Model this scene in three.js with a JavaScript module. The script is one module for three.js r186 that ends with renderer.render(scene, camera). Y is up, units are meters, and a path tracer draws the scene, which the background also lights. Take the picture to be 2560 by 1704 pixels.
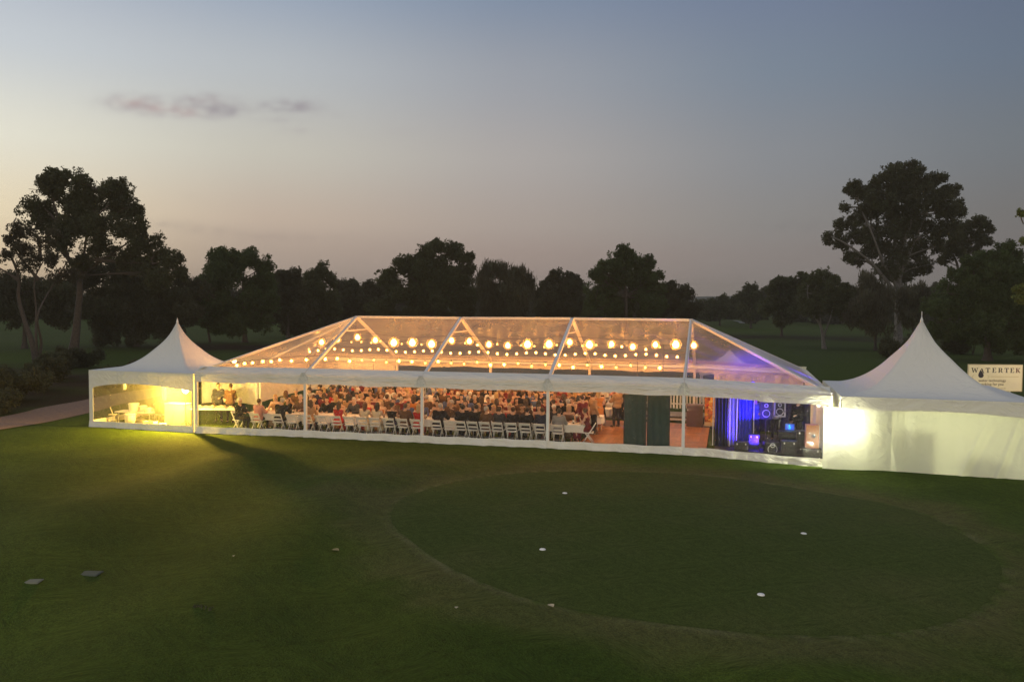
import * as THREE from 'three';
import { MarchingCubes } from 'three/addons/objects/MarchingCubes.js';
import { mergeGeometries } from 'three/addons/utils/BufferGeometryUtils.js';
import { ImprovedNoise } from 'three/addons/math/ImprovedNoise.js';

// ---------------------------------------------------------------- camera, sky, sun, exposure
const scene = new THREE.Scene();
const camera = new THREE.PerspectiveCamera(43.24, 2560 / 1704, 0.1, 4000);
camera.position.set(21.517, 5.669, 31.401);
camera.rotation.set(-0.05, 0.247, 0.008, 'YXZ');
const renderer = new THREE.WebGLRenderer({ antialias: true });
renderer.toneMapping = THREE.LinearToneMapping;
renderer.toneMappingExposure = 1.0;
renderer.shadowMap.enabled = true;
scene.fog = new THREE.FogExp2(new THREE.Color().setRGB(0.95, 0.88, 0.68), 0.00048);   // thin evening haze

const noise = new ImprovedNoise();
const N3 = (x, y, z) => noise.noise(x, y, z);
const clamp = (x, a = 0, b = 1) => Math.min(b, Math.max(a, x));
const lerp = (a, b, t) => a + (b - a) * t;
const sstep = (a, b, x) => { const t = clamp((x - a) / (b - a)); return t * t * (3 - 2 * t); };
const lin = (c) => c <= 0.04045 ? c / 12.92 : Math.pow((c + 0.055) / 1.055, 2.4);
const L3 = (r, g, b) => [lin(r / 255), lin(g / 255), lin(b / 255)];
function rng(seed) { let s = seed >>> 0; return () => { s = (s + 0x6d2b79f5) | 0; let t = Math.imul(s ^ (s >>> 15), 1 | s); t = (t + Math.imul(t ^ (t >>> 7), 61 | t)) ^ t; return ((t ^ (t >>> 14)) >>> 0) / 4294967296; }; }

// the dusk sky: columns by angle from the sunset direction, rows by elevation
const SKY_D = [0, 24, 39, 55, 71.6, 85, 180];
const SKY_E = [0, 2.8, 4.9, 9.1, 14.2, 19.1, 45, 90];
const SKY_T = [
  [L3(245, 205, 150), L3(246, 214, 165), L3(248, 226, 184), L3(240, 234, 212), L3(210, 215, 216), L3(182, 190, 204), L3(166, 172, 182), L3(160, 163, 168)],
  [L3(210, 182, 150), L3(226, 204, 170), L3(236, 220, 188), L3(231, 228, 212), L3(200, 206, 211), L3(172, 181, 197), L3(162, 168, 180), L3(160, 163, 168)],
  [L3(168, 151, 140), L3(181, 163, 149), L3(197, 179, 162), L3(199, 195, 183), L3(184, 189, 193), L3(153, 166, 185), L3(148, 156, 172), L3(160, 163, 168)],
  [L3(158, 142, 135), L3(164, 148, 140), L3(171, 159, 151), L3(173, 168, 165), L3(156, 160, 168), L3(129, 143, 164), L3(136, 146, 164), L3(160, 163, 168)],
  [L3(138, 129, 126), L3(140, 132, 129), L3(140, 137, 135), L3(137, 140, 145), L3(123, 135, 150), L3(113, 126, 150), L3(128, 138, 156), L3(160, 163, 168)],
  [L3(116, 111, 110), L3(118, 113, 112), L3(118, 116, 115), L3(115, 121, 127), L3(105, 118, 135), L3(99, 111, 134), L3(122, 130, 148), L3(160, 163, 168)],
  [L3(124, 116, 114), L3(132, 122, 120), L3(138, 124, 124), L3(132, 124, 130), L3(122, 122, 134), L3(118, 120, 134), L3(128, 132, 146), L3(160, 163, 168)],
];
const CLOUDS = [[335, 270, 60, 15, 0.6, 1], [405, 284, 62, 15, 0.62, 1], [466, 294, 46, 12, 0.5, 1], [515, 264, 62, 13, 0.5, 0.4], [560, 286, 52, 12, 0.62, 0], [540, 301, 40, 8, 0.5, 0],
  [590, 282, 26, 7, 0.3, 0], [690, 277, 46, 9, 0.55, 0], [742, 276, 45, 13, 0.62, 0], [772, 283, 24, 8, 0.4, 0], [745, 338, 32, 6, 0.25, 0.3], [830, 296, 26, 5, 0.14, 0.2], [700, 312, 60, 7, 0.16, 0],
  [990, 337, 34, 5, 0.12, 0.3], [420, 570, 62, 9, 0.34, 0], [520, 582, 64, 8, 0.3, 0], [690, 598, 130, 9, 0.2, 0], [480, 500, 14, 3, 0.18, 0], [1985, 560, 110, 11, 0.12, 0]];
{
  const W = 2048, H = 1024, data = new Float32Array(W * H * 4);
  const heading = Math.atan2(-Math.cos(0.247), -Math.sin(0.247));
  const find = (K, x) => { let i = 0; while (i < K.length - 2 && x > K[i + 1]) i++; return [i, sstep(0, 1, clamp((x - K[i]) / (K[i + 1] - K[i]))) * 0.35 + 0.65 * clamp((x - K[i]) / (K[i + 1] - K[i]))]; };
  for (let row = 0; row < H; row++) {
    const el = ((row + 0.5) / H - 0.5) * 180;
    for (let col = 0; col < W; col++) {
      let az = (((col + 0.5) / W - 0.5) * 2 * Math.PI - heading) * 180 / Math.PI;
      az = ((az + 540) % 360) - 180;
      let d = Math.abs(az + 55); if (d > 180) d = 360 - d;
      const [i, t] = find(SKY_D, d), [j, u] = find(SKY_E, Math.max(el, 0));
      const c = [0, 1, 2].map((k) => lerp(lerp(SKY_T[i][j][k], SKY_T[i][j + 1][k], u), lerp(SKY_T[i + 1][j][k], SKY_T[i + 1][j + 1][k], u), t));
      if (el > 0 && el < 24 && Math.abs(az) < 60) {
        const x = 1280 + 2150 * Math.tan(az * Math.PI / 180), y = 745 - 2150 * Math.tan(el * Math.PI / 180) / Math.cos(az * Math.PI / 180);
        let a = 0, pink = 0;
        for (const [cx, cy, rx, ry, s, p] of CLOUDS) {
          const q = ((x - cx) / rx) ** 2 + ((y - cy) / ry) ** 2;
          if (q > 6) continue;
          const k = 1.35 * s * Math.exp(-q * 0.8) * (0.8 + 1.0 * N3(x / 34, y / 13, 7.3) + 0.4 * N3(x / 14, y / 6, 1.9));
          pink = Math.max(pink, p * Math.exp(-q)); a = 1 - (1 - a) * (1 - clamp(k));
        }
        const cl = y > 420 ? [c[0] * 0.66, c[1] * 0.65, c[2] * 0.72] : L3(lerp(158, 184, pink), lerp(152, 166, pink), lerp(157, 164, pink));
        for (let k = 0; k < 3; k++) c[k] = lerp(c[k], cl[k], a);
      }
      const o = (row * W + col) * 4;
      data[o] = c[0]; data[o + 1] = c[1]; data[o + 2] = c[2]; data[o + 3] = 1;
    }
  }
  const sky = new THREE.DataTexture(data, W, H, THREE.RGBAFormat, THREE.FloatType);
  sky.mapping = THREE.EquirectangularReflectionMapping; sky.magFilter = THREE.LinearFilter; sky.needsUpdate = true;
  scene.background = sky; scene.environment = sky;
}
const sun = new THREE.DirectionalLight(new THREE.Color().setRGB(1, 0.72, 0.42), 0.12);   // the last glow low over the left horizon
{
  const a = 0.247 + 55 * Math.PI / 180;
  sun.position.set(-Math.sin(a) * 200, 24, -Math.cos(a) * 200); sun.target.position.set(10, 0, 0);
  sun.castShadow = true; sun.shadow.radius = 30;
  Object.assign(sun.shadow.camera, { left: -120, right: 120, top: 60, bottom: -60, near: 1, far: 500 });
  scene.add(sun, sun.target);
}

// ---------------------------------------------------------------- helpers
const V = (x, y, z) => new THREE.Vector3(x, y, z);
const used = {};
function numbered(n) { const k = used[n] = (used[n] ?? -1) + 1; return k ? n + '_' + String(k).padStart(3, '0') : n; }
function tag(o, label, category, group, kind) {
  if (label) o.userData.label = label; if (category) o.userData.category = category;
  if (group) o.userData.group = group; if (kind) o.userData.kind = kind; return o;
}
function thing(name, label, category, pos = [0, 0, 0], turn = 0, group) {
  const o = new THREE.Group(); o.name = numbered(name); scene.add(o);
  o.position.set(...pos); o.rotation.y = turn; return tag(o, label, category, group);
}
function mesh(name, geo, mat, parent) {
  if (Array.isArray(geo)) geo = geo.length > 1 ? mergeGeometries(geo.map((g) => { const h = g.index ? g.toNonIndexed() : g; for (const k of Object.keys(h.attributes)) if (!['position', 'normal', 'uv'].includes(k)) h.deleteAttribute(k); return h; })) : geo[0];
  const m = new THREE.Mesh(geo, mat); m.castShadow = m.receiveShadow = true;
  m.name = parent ? name : numbered(name); (parent ?? scene).add(m); return m;
}
function copyOf(o, label) { const c = o.clone(); c.name = numbered(o.name.replace(/_\d{3}$/, '')); scene.add(c); if (label) c.userData.label = label; return c; }
const box = (w, h, d, x = 0, y = 0, z = 0) => new THREE.BoxGeometry(w, h, d).translate(x, y, z);
const cyl = (r0, r1, h, x = 0, y = 0, z = 0, n = 16, open = false) => new THREE.CylinderGeometry(r0, r1, h, n, 1, open).translate(x, y, z);
function beam(a, b, w, h) {   // a bar of section w x h from a to b, its h side kept upright
  const d = b.clone().sub(a), l = d.length(), g = new THREE.BoxGeometry(w, h, l), m = new THREE.Matrix4();
  d.normalize(); const s = Math.abs(d.y) > 0.98 ? V(1, 0, 0) : V(0, 1, 0).cross(d).normalize(), u = d.clone().cross(s);
  m.makeBasis(s, u, d); m.setPosition(a.clone().add(b).multiplyScalar(0.5)); return g.applyMatrix4(m);
}
function rod(a, b, r0, r1 = r0, n = 8) {
  const d = b.clone().sub(a), g = new THREE.CylinderGeometry(r1, r0, d.length(), n, 1);
  g.applyQuaternion(new THREE.Quaternion().setFromUnitVectors(V(0, 1, 0), d.clone().normalize()));
  return g.translate((a.x + b.x) / 2, (a.y + b.y) / 2, (a.z + b.z) / 2);
}
function sheet(nu, nv, f) {   // a surface from f(u, v) -> [x, y, z, su, sv]
  const p = [], uv = [], ix = [];
  for (let j = 0; j <= nv; j++) for (let i = 0; i <= nu; i++) { const q = f(i / nu, j / nv); p.push(q[0], q[1], q[2]); uv.push(q[3] ?? i / nu, q[4] ?? j / nv); }
  for (let j = 0; j < nv; j++) for (let i = 0; i < nu; i++) { const a = j * (nu + 1) + i, b = a + 1, c = a + nu + 1, d = c + 1; ix.push(a, b, d, a, d, c); }
  const g = new THREE.BufferGeometry(); g.setAttribute('position', new THREE.Float32BufferAttribute(p, 3)); g.setAttribute('uv', new THREE.Float32BufferAttribute(uv, 2)); g.setIndex(ix); g.computeVertexNormals(); return g;
}
function ball(r, n = 10, m = 8) { return new THREE.SphereGeometry(r, n, m); }
function canvas(w, h, draw, srgb = true) { const c = document.createElement('canvas'); c.width = w; c.height = h; draw(c.getContext('2d'), w, h); const t = new THREE.CanvasTexture(c); if (srgb) t.colorSpace = THREE.SRGBColorSpace; t.anisotropy = 8; return t; }
function noiseTex(size, f, repeat = 1) {   // grey data texture from f(u, v) in 0..1
  const d = new Uint8Array(size * size * 4);
  for (let y = 0; y < size; y++) for (let x = 0; x < size; x++) { const v = f(x / size, y / size), o = (y * size + x) * 4, c = Array.isArray(v) ? v : [v, v, v]; for (let k = 0; k < 3; k++) d[o + k] = clamp(c[k]) * 255; d[o + 3] = 255; }
  const t = new THREE.DataTexture(d, size, size); t.wrapS = t.wrapT = THREE.RepeatWrapping; t.magFilter = THREE.LinearFilter; t.repeat.set(repeat, repeat); t.needsUpdate = true; return t;
}
// noise that tiles over the unit square
function tileN(u, v, f, z) { const a = u * 2 * Math.PI, b = v * 2 * Math.PI, k = f / (2 * Math.PI); return N3(Math.cos(a) * k + z, Math.sin(a) * k + Math.cos(b) * k * 1.3, Math.sin(b) * k + z * 0.7); }
const rgb = (r, g, b) => new THREE.Color().setRGB(r, g, b);
const std = (r, g, b, rough = 0.8, more = {}) => new THREE.MeshStandardMaterial({ color: rgb(r, g, b), roughness: rough, side: THREE.DoubleSide, ...more });
const phys = (r, g, b, rough, more = {}) => new THREE.MeshPhysicalMaterial({ color: rgb(r, g, b), roughness: rough, side: THREE.DoubleSide, ...more });
const ORD = ['first', 'second', 'third', 'fourth', 'fifth', 'sixth', 'seventh', 'eighth', 'ninth', 'tenth', 'eleventh', 'twelfth', 'thirteenth', 'fourteenth', 'fifteenth', 'sixteenth', 'seventeenth', 'eighteenth', 'nineteenth', 'twentieth', 'twenty-first', 'twenty-second', 'twenty-third', 'twenty-fourth', 'twenty-fifth'];

// ---------------------------------------------------------------- ground
const PX = [-30, -5.2, 0, 5, 10, 15, 20, 25, 31, 60], PY = [0.02, -0.03, -0.06, 0, 0.02, 0.06, 0.07, -0.1, -0.17, -0.1];
function profile(x) { let i = 0; while (i < PX.length - 2 && x > PX[i + 1]) i++; const t = clamp((x - PX[i]) / (PX[i + 1] - PX[i])); return lerp(PY[i], PY[i + 1], t * t * (3 - 2 * t)); }
const GREEN = [[13.55, 11.7], [12.95, 10.2], [12.85, 8.9], [13.15, 7.4], [13.95, 6.0], [15.3, 4.75], [17.6, 3.85], [20.09, 3.56], [22.6, 3.8], [24.81, 4.56], [26.6, 6.1], [27.23, 8.01], [27.5, 9.9], [27.18, 11.62], [25.72, 14.41], [23.47, 16.0], [21.47, 16.55], [19.4, 16.45], [17.82, 15.95], [15.66, 14.28], [14.35, 12.76]];
const greenCurve = new THREE.CatmullRomCurve3(GREEN.map(([x, z]) => V(x, 0, z)), true, 'centripetal');
const greenEdge = greenCurve.getPoints(240), GC = V(20, 0, 10.2);
const edgeAng = greenEdge.map((p) => [Math.atan2(p.z - GC.z, p.x - GC.x), Math.hypot(p.x - GC.x, p.z - GC.z)]).sort((a, b) => a[0] - b[0]);
function greenR(x, z) {   // distance from the green's middle, and the edge's distance that way
  const a = Math.atan2(z - GC.z, x - GC.x); let lo = 0, hi = edgeAng.length - 1;
  while (hi - lo > 1) { const m = (lo + hi) >> 1; if (edgeAng[m][0] <= a) lo = m; else hi = m; }
  return [Math.hypot(x - GC.x, z - GC.z), lerp(edgeAng[lo][1], edgeAng[hi][1], 0.5)];
}
function H(x, z) {
  const far = sstep(-14, -40, z) * 1;
  let y = profile(x) * (1 - far);
  const [r, R] = greenR(x, z), off = sstep(R - 0.5, R + 3, r);
  const m = sstep(1.6, 6, z) * off * (1 - sstep(60, 120, Math.abs(x - 15)));
  const s = x * 0.62 - z * 0.78, q = x * 0.78 + z * 0.62;
  y += m * (0.13 * Math.sin(1.14 * (x - 10.3 + 0.9 * Math.sin(z * 0.22))) * sstep(-4, 3, x) + 0.05 * Math.sin(s * 0.62 + 0.9 + 0.35 * Math.sin(q * 0.31)) + 0.1 * N3(x * 0.21, z * 0.21, 3.1) + 0.12 * N3(x * 0.09, z * 0.11, 8.2));
  y += far * (0.35 * N3(x * 0.03, z * 0.03, 1.7) + 0.15 * N3(x * 0.11, z * 0.11, 2.2));
  return y;
}
const KITCHEN_CD = 370, FLOOD_CD = 26, BLUE_CD = 120, CLUB_CD = 950;
const grainTex = noiseTex(512, (u, v) => {
  const b = 0.72 + 0.26 * tileN(u, v, 60, 1) + 0.36 * tileN(u, v, 150, 4) + 0.16 * tileN(u, v, 14, 9);
  const w = 0.05 * tileN(u, v, 40, 21);
  return [b + w, b, b - w];
});
const grassBump = noiseTex(512, (u, v) => 0.5 + 0.3 * tileN(u, v, 150, 2) + 0.3 * tileN(u, v, 75, 6));
const M = {};
M.ground = new THREE.MeshPhysicalMaterial({ specularIntensity: 0.12, vertexColors: true, map: grainTex, bumpMap: grassBump, bumpScale: 0.03, roughness: 0.95 });
const mix3 = (a, b, t) => [lerp(a[0], b[0], t), lerp(a[1], b[1], t), lerp(a[2], b[2], t)];
const C_GRASS = [0.086, 0.13, 0.018], C_DARK = [0.052, 0.088, 0.012], C_BROWN = [0.13, 0.132, 0.042], C_GREEN = [0.08, 0.11, 0.022], C_FAIR = [0.085, 0.115, 0.028], C_MULCH = [0.045, 0.027, 0.018];
function groundColor(x, z) {
  const s1 = x * 0.62 - z * 0.78, q1 = x * 0.78 + z * 0.62;
  let c = mix3(C_GRASS, C_DARK, clamp(0.45 + 0.85 * N3(s1 * 0.22, q1 * 0.07, 5.5) + 0.45 * N3(x * 0.5, z * 0.55, 2.5) + 0.3 * N3(x * 1.7, z * 1.9, 6.5)));
  const [r, R] = greenR(x, z), e = r - R;
  const w = e + 0.7 * N3(x * 0.5, z * 0.5, 12) + 0.5 * N3(x * 1.3, z * 1.3, 3);
  const ring = sstep(-0.05, 0.15, e) * (1 - sstep(0.5, 2.1, w));
  c = mix3(c, C_BROWN, ring * (0.8 + 0.4 * N3(x * 0.4, z * 0.4, 30)));
  c = mix3(c, [0.19, 0.185, 0.08], clamp(sstep(-0.02, 0.04, e) * (1 - sstep(0.1, 0.24, e)) * (0.55 + 0.9 * N3(x * 0.35, z * 0.35, 50))));   // the dry cut edge of the green
  const worn = Math.exp(-(((x - 11) / 2.2) ** 2 + ((z - 7.5) / 3.2) ** 2)) + 0.8 * Math.exp(-(((x - 16.5) / 5) ** 2 + ((z - 3.2) / 0.8) ** 2));   // trodden, browner grass beside the green
  c = mix3(c, C_BROWN, clamp(worn * (0.6 + 0.8 * N3(x * 0.6, z * 0.6, 9))));
  const far = sstep(-12, -30, z);
  c = mix3(c, mix3(C_FAIR, C_GRASS, clamp(0.4 + N3(x * 0.02, z * 0.02, 4))), far);
  const bed1 = Math.exp(-(((x + 31) / 14) ** 2 + ((z + 52) / 7) ** 2) * 1.2), bed2 = sstep(-9.5, -13, x) * sstep(3, 0, z) * sstep(-30, -16, z), bed3 = Math.exp(-(((x - 30) / 40) ** 4 + ((z + 106) / 9) ** 2));
  c = mix3(c, C_MULCH, clamp((bed1 * 1.4 + bed2 + bed3 * 0.9) * (0.9 + 0.6 * N3(x * 0.3, z * 0.3, 17))));
  return c;
}
{
  const n = 440, t0 = Math.asinh(900 / 9), p = [], col = [], uv = [], ix = [];
  for (let j = 0; j <= n; j++) for (let i = 0; i <= n; i++) {
    const x = 16 + 9 * Math.sinh((i / n * 2 - 1) * t0), z = 9 + 9 * Math.sinh((j / n * 2 - 1) * t0);
    p.push(x, H(x, z), z); uv.push(x / 3.1, z / 3.1); col.push(...groundColor(x, z));
  }
  for (let j = 0; j < n; j++) for (let i = 0; i < n; i++) { const a = j * (n + 1) + i, b = a + 1, c = a + n + 1, d = c + 1; ix.push(a, d, b, a, c, d); }
  const g = new THREE.BufferGeometry(); g.setAttribute('position', new THREE.Float32BufferAttribute(p, 3)); g.setAttribute('uv', new THREE.Float32BufferAttribute(uv, 2)); g.setAttribute('color', new THREE.Float32BufferAttribute(col, 3)); g.setIndex(ix); g.computeVertexNormals();
  tag(mesh('ground', g, M.ground), 'mown golf course grass round the marquee running out to the trees', null, null, 'structure');
}
{ // the putting green, a close-cut sheet just above the lawn
  const n = 200, m = 30, g = sheet(n, m, (u, v) => {
    const q = greenCurve.getPoint(u), x = lerp(GC.x, q.x, v), z = lerp(GC.z, q.z, v); return [x, H(x, z) + 0.02 * (1 - v ** 6) + 0.004, z, x / 2.3, z / 2.3];
  });
  const col = [], ps = g.attributes.position;
  for (let i = 0; i < ps.count; i++) { const x = ps.getX(i), z = ps.getZ(i); col.push(...mix3(C_GREEN, C_BROWN, clamp(0.12 + 0.45 * N3(x * 0.22, z * 0.22, 40) + 0.25 * N3(x * 0.9, z * 0.9, 41)))); }
  g.setAttribute('color', new THREE.Float32BufferAttribute(col, 3)); const nn = g.attributes.normal; for (let i = 0; i < nn.count; i++) if (nn.getY(i) < 0) nn.setXYZ(i, -nn.getX(i), -nn.getY(i), -nn.getZ(i));
  tag(mesh('putting_green', g, new THREE.MeshPhysicalMaterial({ specularIntensity: 0.12, vertexColors: true, map: grainTex, roughness: 0.95, side: THREE.DoubleSide })), 'smooth oval putting green in the lawn before the marquee', null, null, 'structure');
}
function ribbon(pts, width, lift, wob = 0) {
  const c = new THREE.CatmullRomCurve3(pts.map(([x, z]) => V(x, 0, z))), n = 60;
  return sheet(8, n, (u, v) => { const p = c.getPoint(v), t = c.getTangent(v), w = width * (u - 0.5) * (1 + wob * N3(v * 9, u > 0.5 ? 3 : 8, 1)); const x = p.x - t.z * w, z = p.z + t.x * w; return [x, H(x, z) + lift, z, u * width / 2, v * 15]; });
}
const gritTex = noiseTex(256, (u, v) => 0.75 + 0.35 * tileN(u, v, 90, 3) + 0.2 * tileN(u, v, 12, 5));
tag(mesh('gravel_path', ribbon([[-11.5, 12], [-9.9, 4], [-9.3, 0.5], [-9.6, -2.4], [-10.4, -6], [-11, -12], [-9.5, -24], [-4, -36]], 3.1, 0.03, 0.25), std(0.3, 0.18, 0.125, 0.95, { map: gritTex })), 'pinkish gravel path curving past the small white pavilion', null, null, 'structure');
tag(mesh('cart_path', ribbon([[24.6, -178], [24.2, -188], [23, -196], [20, -203]], 1.3, 0.25), std(0.34, 0.33, 0.28, 0.95, { map: gritTex })), 'thin pale track on the far fairway', null, null, 'structure');
tag(mesh('concrete_slab', sheet(30, 8, (u, v) => { const x = lerp(13, 22.5, u), z = lerp(-11.6, -8.45, v); return [x, H(x, z) + 0.05, z, x, z]; }), std(0.42, 0.36, 0.28, 0.9, { map: gritTex })), 'pale paved strip behind the dance floor', null, null, 'structure');
{ // dance floor: panels laid in a grid, each its own piece
  const woodTex = canvas(256, 256, (g, w, h) => {
    const r = rng(5);
    for (let k = 0; k < 8; k++) { const s = 0.85 + r() * 0.3; g.fillStyle = `rgb(${176 * s | 0},${118 * s | 0},${72 * s | 0})`; g.fillRect(0, k * 32, w, 31); for (let i = 0; i < 60; i++) { g.fillStyle = `rgba(80,45,20,${r() * 0.12})`; g.fillRect(r() * w, k * 32 + r() * 31, 30 + r() * 90, 1); } g.fillStyle = 'rgba(50,30,15,0.7)'; g.fillRect(0, k * 32 + 31, w, 1); }
  });
  const floor = new THREE.Group(); floor.name = 'dance_floor'; scene.add(floor); tag(floor, 'shiny brown timber dance floor at the stage end of the marquee', null, null, 'structure');
  const pg = box(1.196, 0.04, 1.196), mats = [0, 1, 2].map((k) => phys(0.8 - k * 0.07, 0.78 - k * 0.06, 0.75 - k * 0.05, 0.32, { map: woodTex }));
  for (let i = 0; i < 4; i++) for (let j = 0; j < 6; j++) { const m = mesh('panel', pg, mats[(i * 5 + j * 3) % 3], floor); m.position.set(16.6 + i * 1.2, H(16.6 + i * 1.2, -1.2 - j * 1.2) + 0.02, -1.1 - j * 1.2); m.rotation.y = (i + j) % 2 ? Math.PI / 2 : 0; }
}
{ // far hill seen in the gap
  const g = sheet(160, 10, (u, v) => { const a = lerp(-1.0, 1.0, u) , d = 900 + 240 * v; const x = 21 + Math.sin(a - 0.247) * d, z = 31 - Math.cos(a - 0.247) * d; const h = (13.5 + 6 * Math.sin(u * 9 + 1) + 3 * N3(u * 20, 1, 2) + 1.6 * N3(u * 90, 4, 2)) * Math.sin(Math.PI * Math.min(v * 1.2, 1)) - 6; return [x, h, z, u * 60, v * 8]; });
  tag(mesh('hills', g, std(0.1, 0.095, 0.085, 0.95, { map: gritTex })), 'low dark hill on the horizon in the gap between trees', null, null, 'structure');
}

// ---------------------------------------------------------------- trees
M.leaf = {};
for (const [k, c] of Object.entries({ gum: [0.1, 0.098, 0.05], gum2: [0.095, 0.1, 0.045], pine: [0.085, 0.11, 0.04], dark: [0.085, 0.08, 0.045], sparse: [0.09, 0.075, 0.048], wispy: [0.12, 0.108, 0.066], light: [0.13, 0.15, 0.05], shrub: [0.075, 0.075, 0.04] })) M.leaf[k] = phys(...c.map((v) => v * 1.2), 1, { specularIntensity: 0.2, transmission: 0.45 });
const barkTex = noiseTex(128, (u, v) => 0.7 + 0.3 * tileN(u, v, 12, 2) + 0.25 * tileN(u, v, 30, 7));
M.bark = std(0.16, 0.12, 0.09, 0.9, { map: barkTex }); M.barkPale = std(0.36, 0.31, 0.25, 0.85, { map: barkTex });
function sprayGeo(seed, n, len, wid) {   // a spray of pointed leaf blades about the origin
  const r = rng(seed), p = [];
  for (let i = 0; i < n; i++) {
    const c = V(r() - 0.5, r() - 0.5, r() - 0.5).multiplyScalar(1.15), d = V(r() - 0.5, r() * 0.7 - 0.55, r() - 0.5).normalize(), s = V(r() - 0.5, r() - 0.5, r() - 0.5).cross(d).normalize();
    const a = c.clone().addScaledVector(d, -len / 2), b = c.clone().addScaledVector(d, len / 2), e = c.clone().addScaledVector(s, wid / 2), f = c.clone().addScaledVector(s, -wid / 2);
    p.push(...a.toArray(), ...e.toArray(), ...b.toArray(), ...a.toArray(), ...b.toArray(), ...f.toArray());
  }
  const g = new THREE.BufferGeometry(); g.setAttribute('position', new THREE.Float32BufferAttribute(p, 3)); g.computeVertexNormals(); return g;
}
const SPRAYS = { gum: sprayGeo(3, 7, 0.75, 0.34), pine: sprayGeo(9, 8, 0.62, 0.4), wispy: sprayGeo(14, 7, 0.95, 0.2) };
function crown(parent, lumps, kind, dist, seed, density = 1) {
  const r = rng(seed), mats = [], cols = [], m4 = new THREE.Matrix4(), q = new THREE.Quaternion(), e = new THREE.Euler();
  const s0 = Math.max(0.22, dist * 0.0038) * (kind === 'wispy' ? 1.1 : 1);
  for (const [x, y, z, R] of lumps) {
    const dz = (r() - 0.5) * 1.6 * R, dx = (r() - 0.5) * 0.3 * R, subs = [];
    const ns = kind === 'sparse' ? 10 : 18;
    for (let i = 0; i < ns; i++) { const a = r() * 6.283, c = r() * 2 - 1, k = Math.sqrt(1 - c * c), d = R * (0.2 + 0.75 * r()); subs.push([x + dx + Math.cos(a) * k * d, y + c * d * 0.9, z + dz + Math.sin(a) * k * d * 1.1, R * (0.3 + 0.24 * r()), 0.78 + 0.44 * r()]); }
    const N = Math.round(density * (kind === 'sparse' ? 12 : kind === 'gum' ? 26 : kind === 'wispy' ? 30 : 44) * (R / s0) ** 2 + 12);
    for (let i = 0; i < N; i++) {
      const b = subs[(r() * subs.length) | 0], a = r() * 6.283, c = r() * 2 - 1, k = Math.sqrt(1 - c * c), d = b[3] * Math.cbrt(0.15 + 0.85 * r()) * (1 + 0.25 * (r() - 0.3));
      const s = s0 * (0.65 + 0.6 * r());
      e.set(r() * 6.283, r() * 6.283, r() * 6.283);
      if (kind === 'wispy') e.set((r() - 0.5) * 0.8, r() * 6.283, (r() - 0.5) * 0.8);
      m4.compose(V(b[0] + Math.cos(a) * k * d, b[1] + c * d, b[2] + Math.sin(a) * k * d), q.setFromEuler(e), V(s, s * (kind === 'wispy' ? 1.7 : 1), s));
      mats.push(...m4.elements); const t = b[4] * (0.8 + 0.4 * r()); const w = (b[4] - 1) * 0.5; cols.push(t * (0.94 + 0.14 * r() - w * 0.3), t, t * (0.85 + 0.2 * r()));
    }
  }
  const n = mats.length / 16, im = new THREE.InstancedMesh(SPRAYS[kind] ?? (kind === 'pine' || kind === 'dark' || kind === 'shrub' ? SPRAYS.pine : SPRAYS.gum), M.leaf[kind], n);
  im.instanceMatrix.array.set(mats); im.instanceColor = new THREE.InstancedBufferAttribute(new Float32Array(cols), 3);
  im.name = 'crown'; im.castShadow = im.receiveShadow = true; parent.add(im); return n;
}
function limb(pts, r0, r1, seed) {
  const r = rng(seed), c = new THREE.CatmullRomCurve3(pts), n = pts.length * 4, k = 7;
  return sheet(k, n, (u, v) => { const p = c.getPoint(v), t = c.getTangent(v), s = V(1, 0, 0.3).cross(t).normalize(), w = t.clone().cross(s), rad = lerp(r0, r1, Math.pow(v, 0.7)) * (1 + 0.5 * Math.exp(-v * 14) * (r0 > r1 * 1.3 ? 1 : 0)), a = u * 6.2832; return [p.x + (s.x * Math.cos(a) + w.x * Math.sin(a)) * rad, p.y + (s.y * Math.cos(a) + w.y * Math.sin(a)) * rad, p.z + (s.z * Math.cos(a) + w.z * Math.sin(a)) * rad, u * 2, v * 6]; });
}
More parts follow.
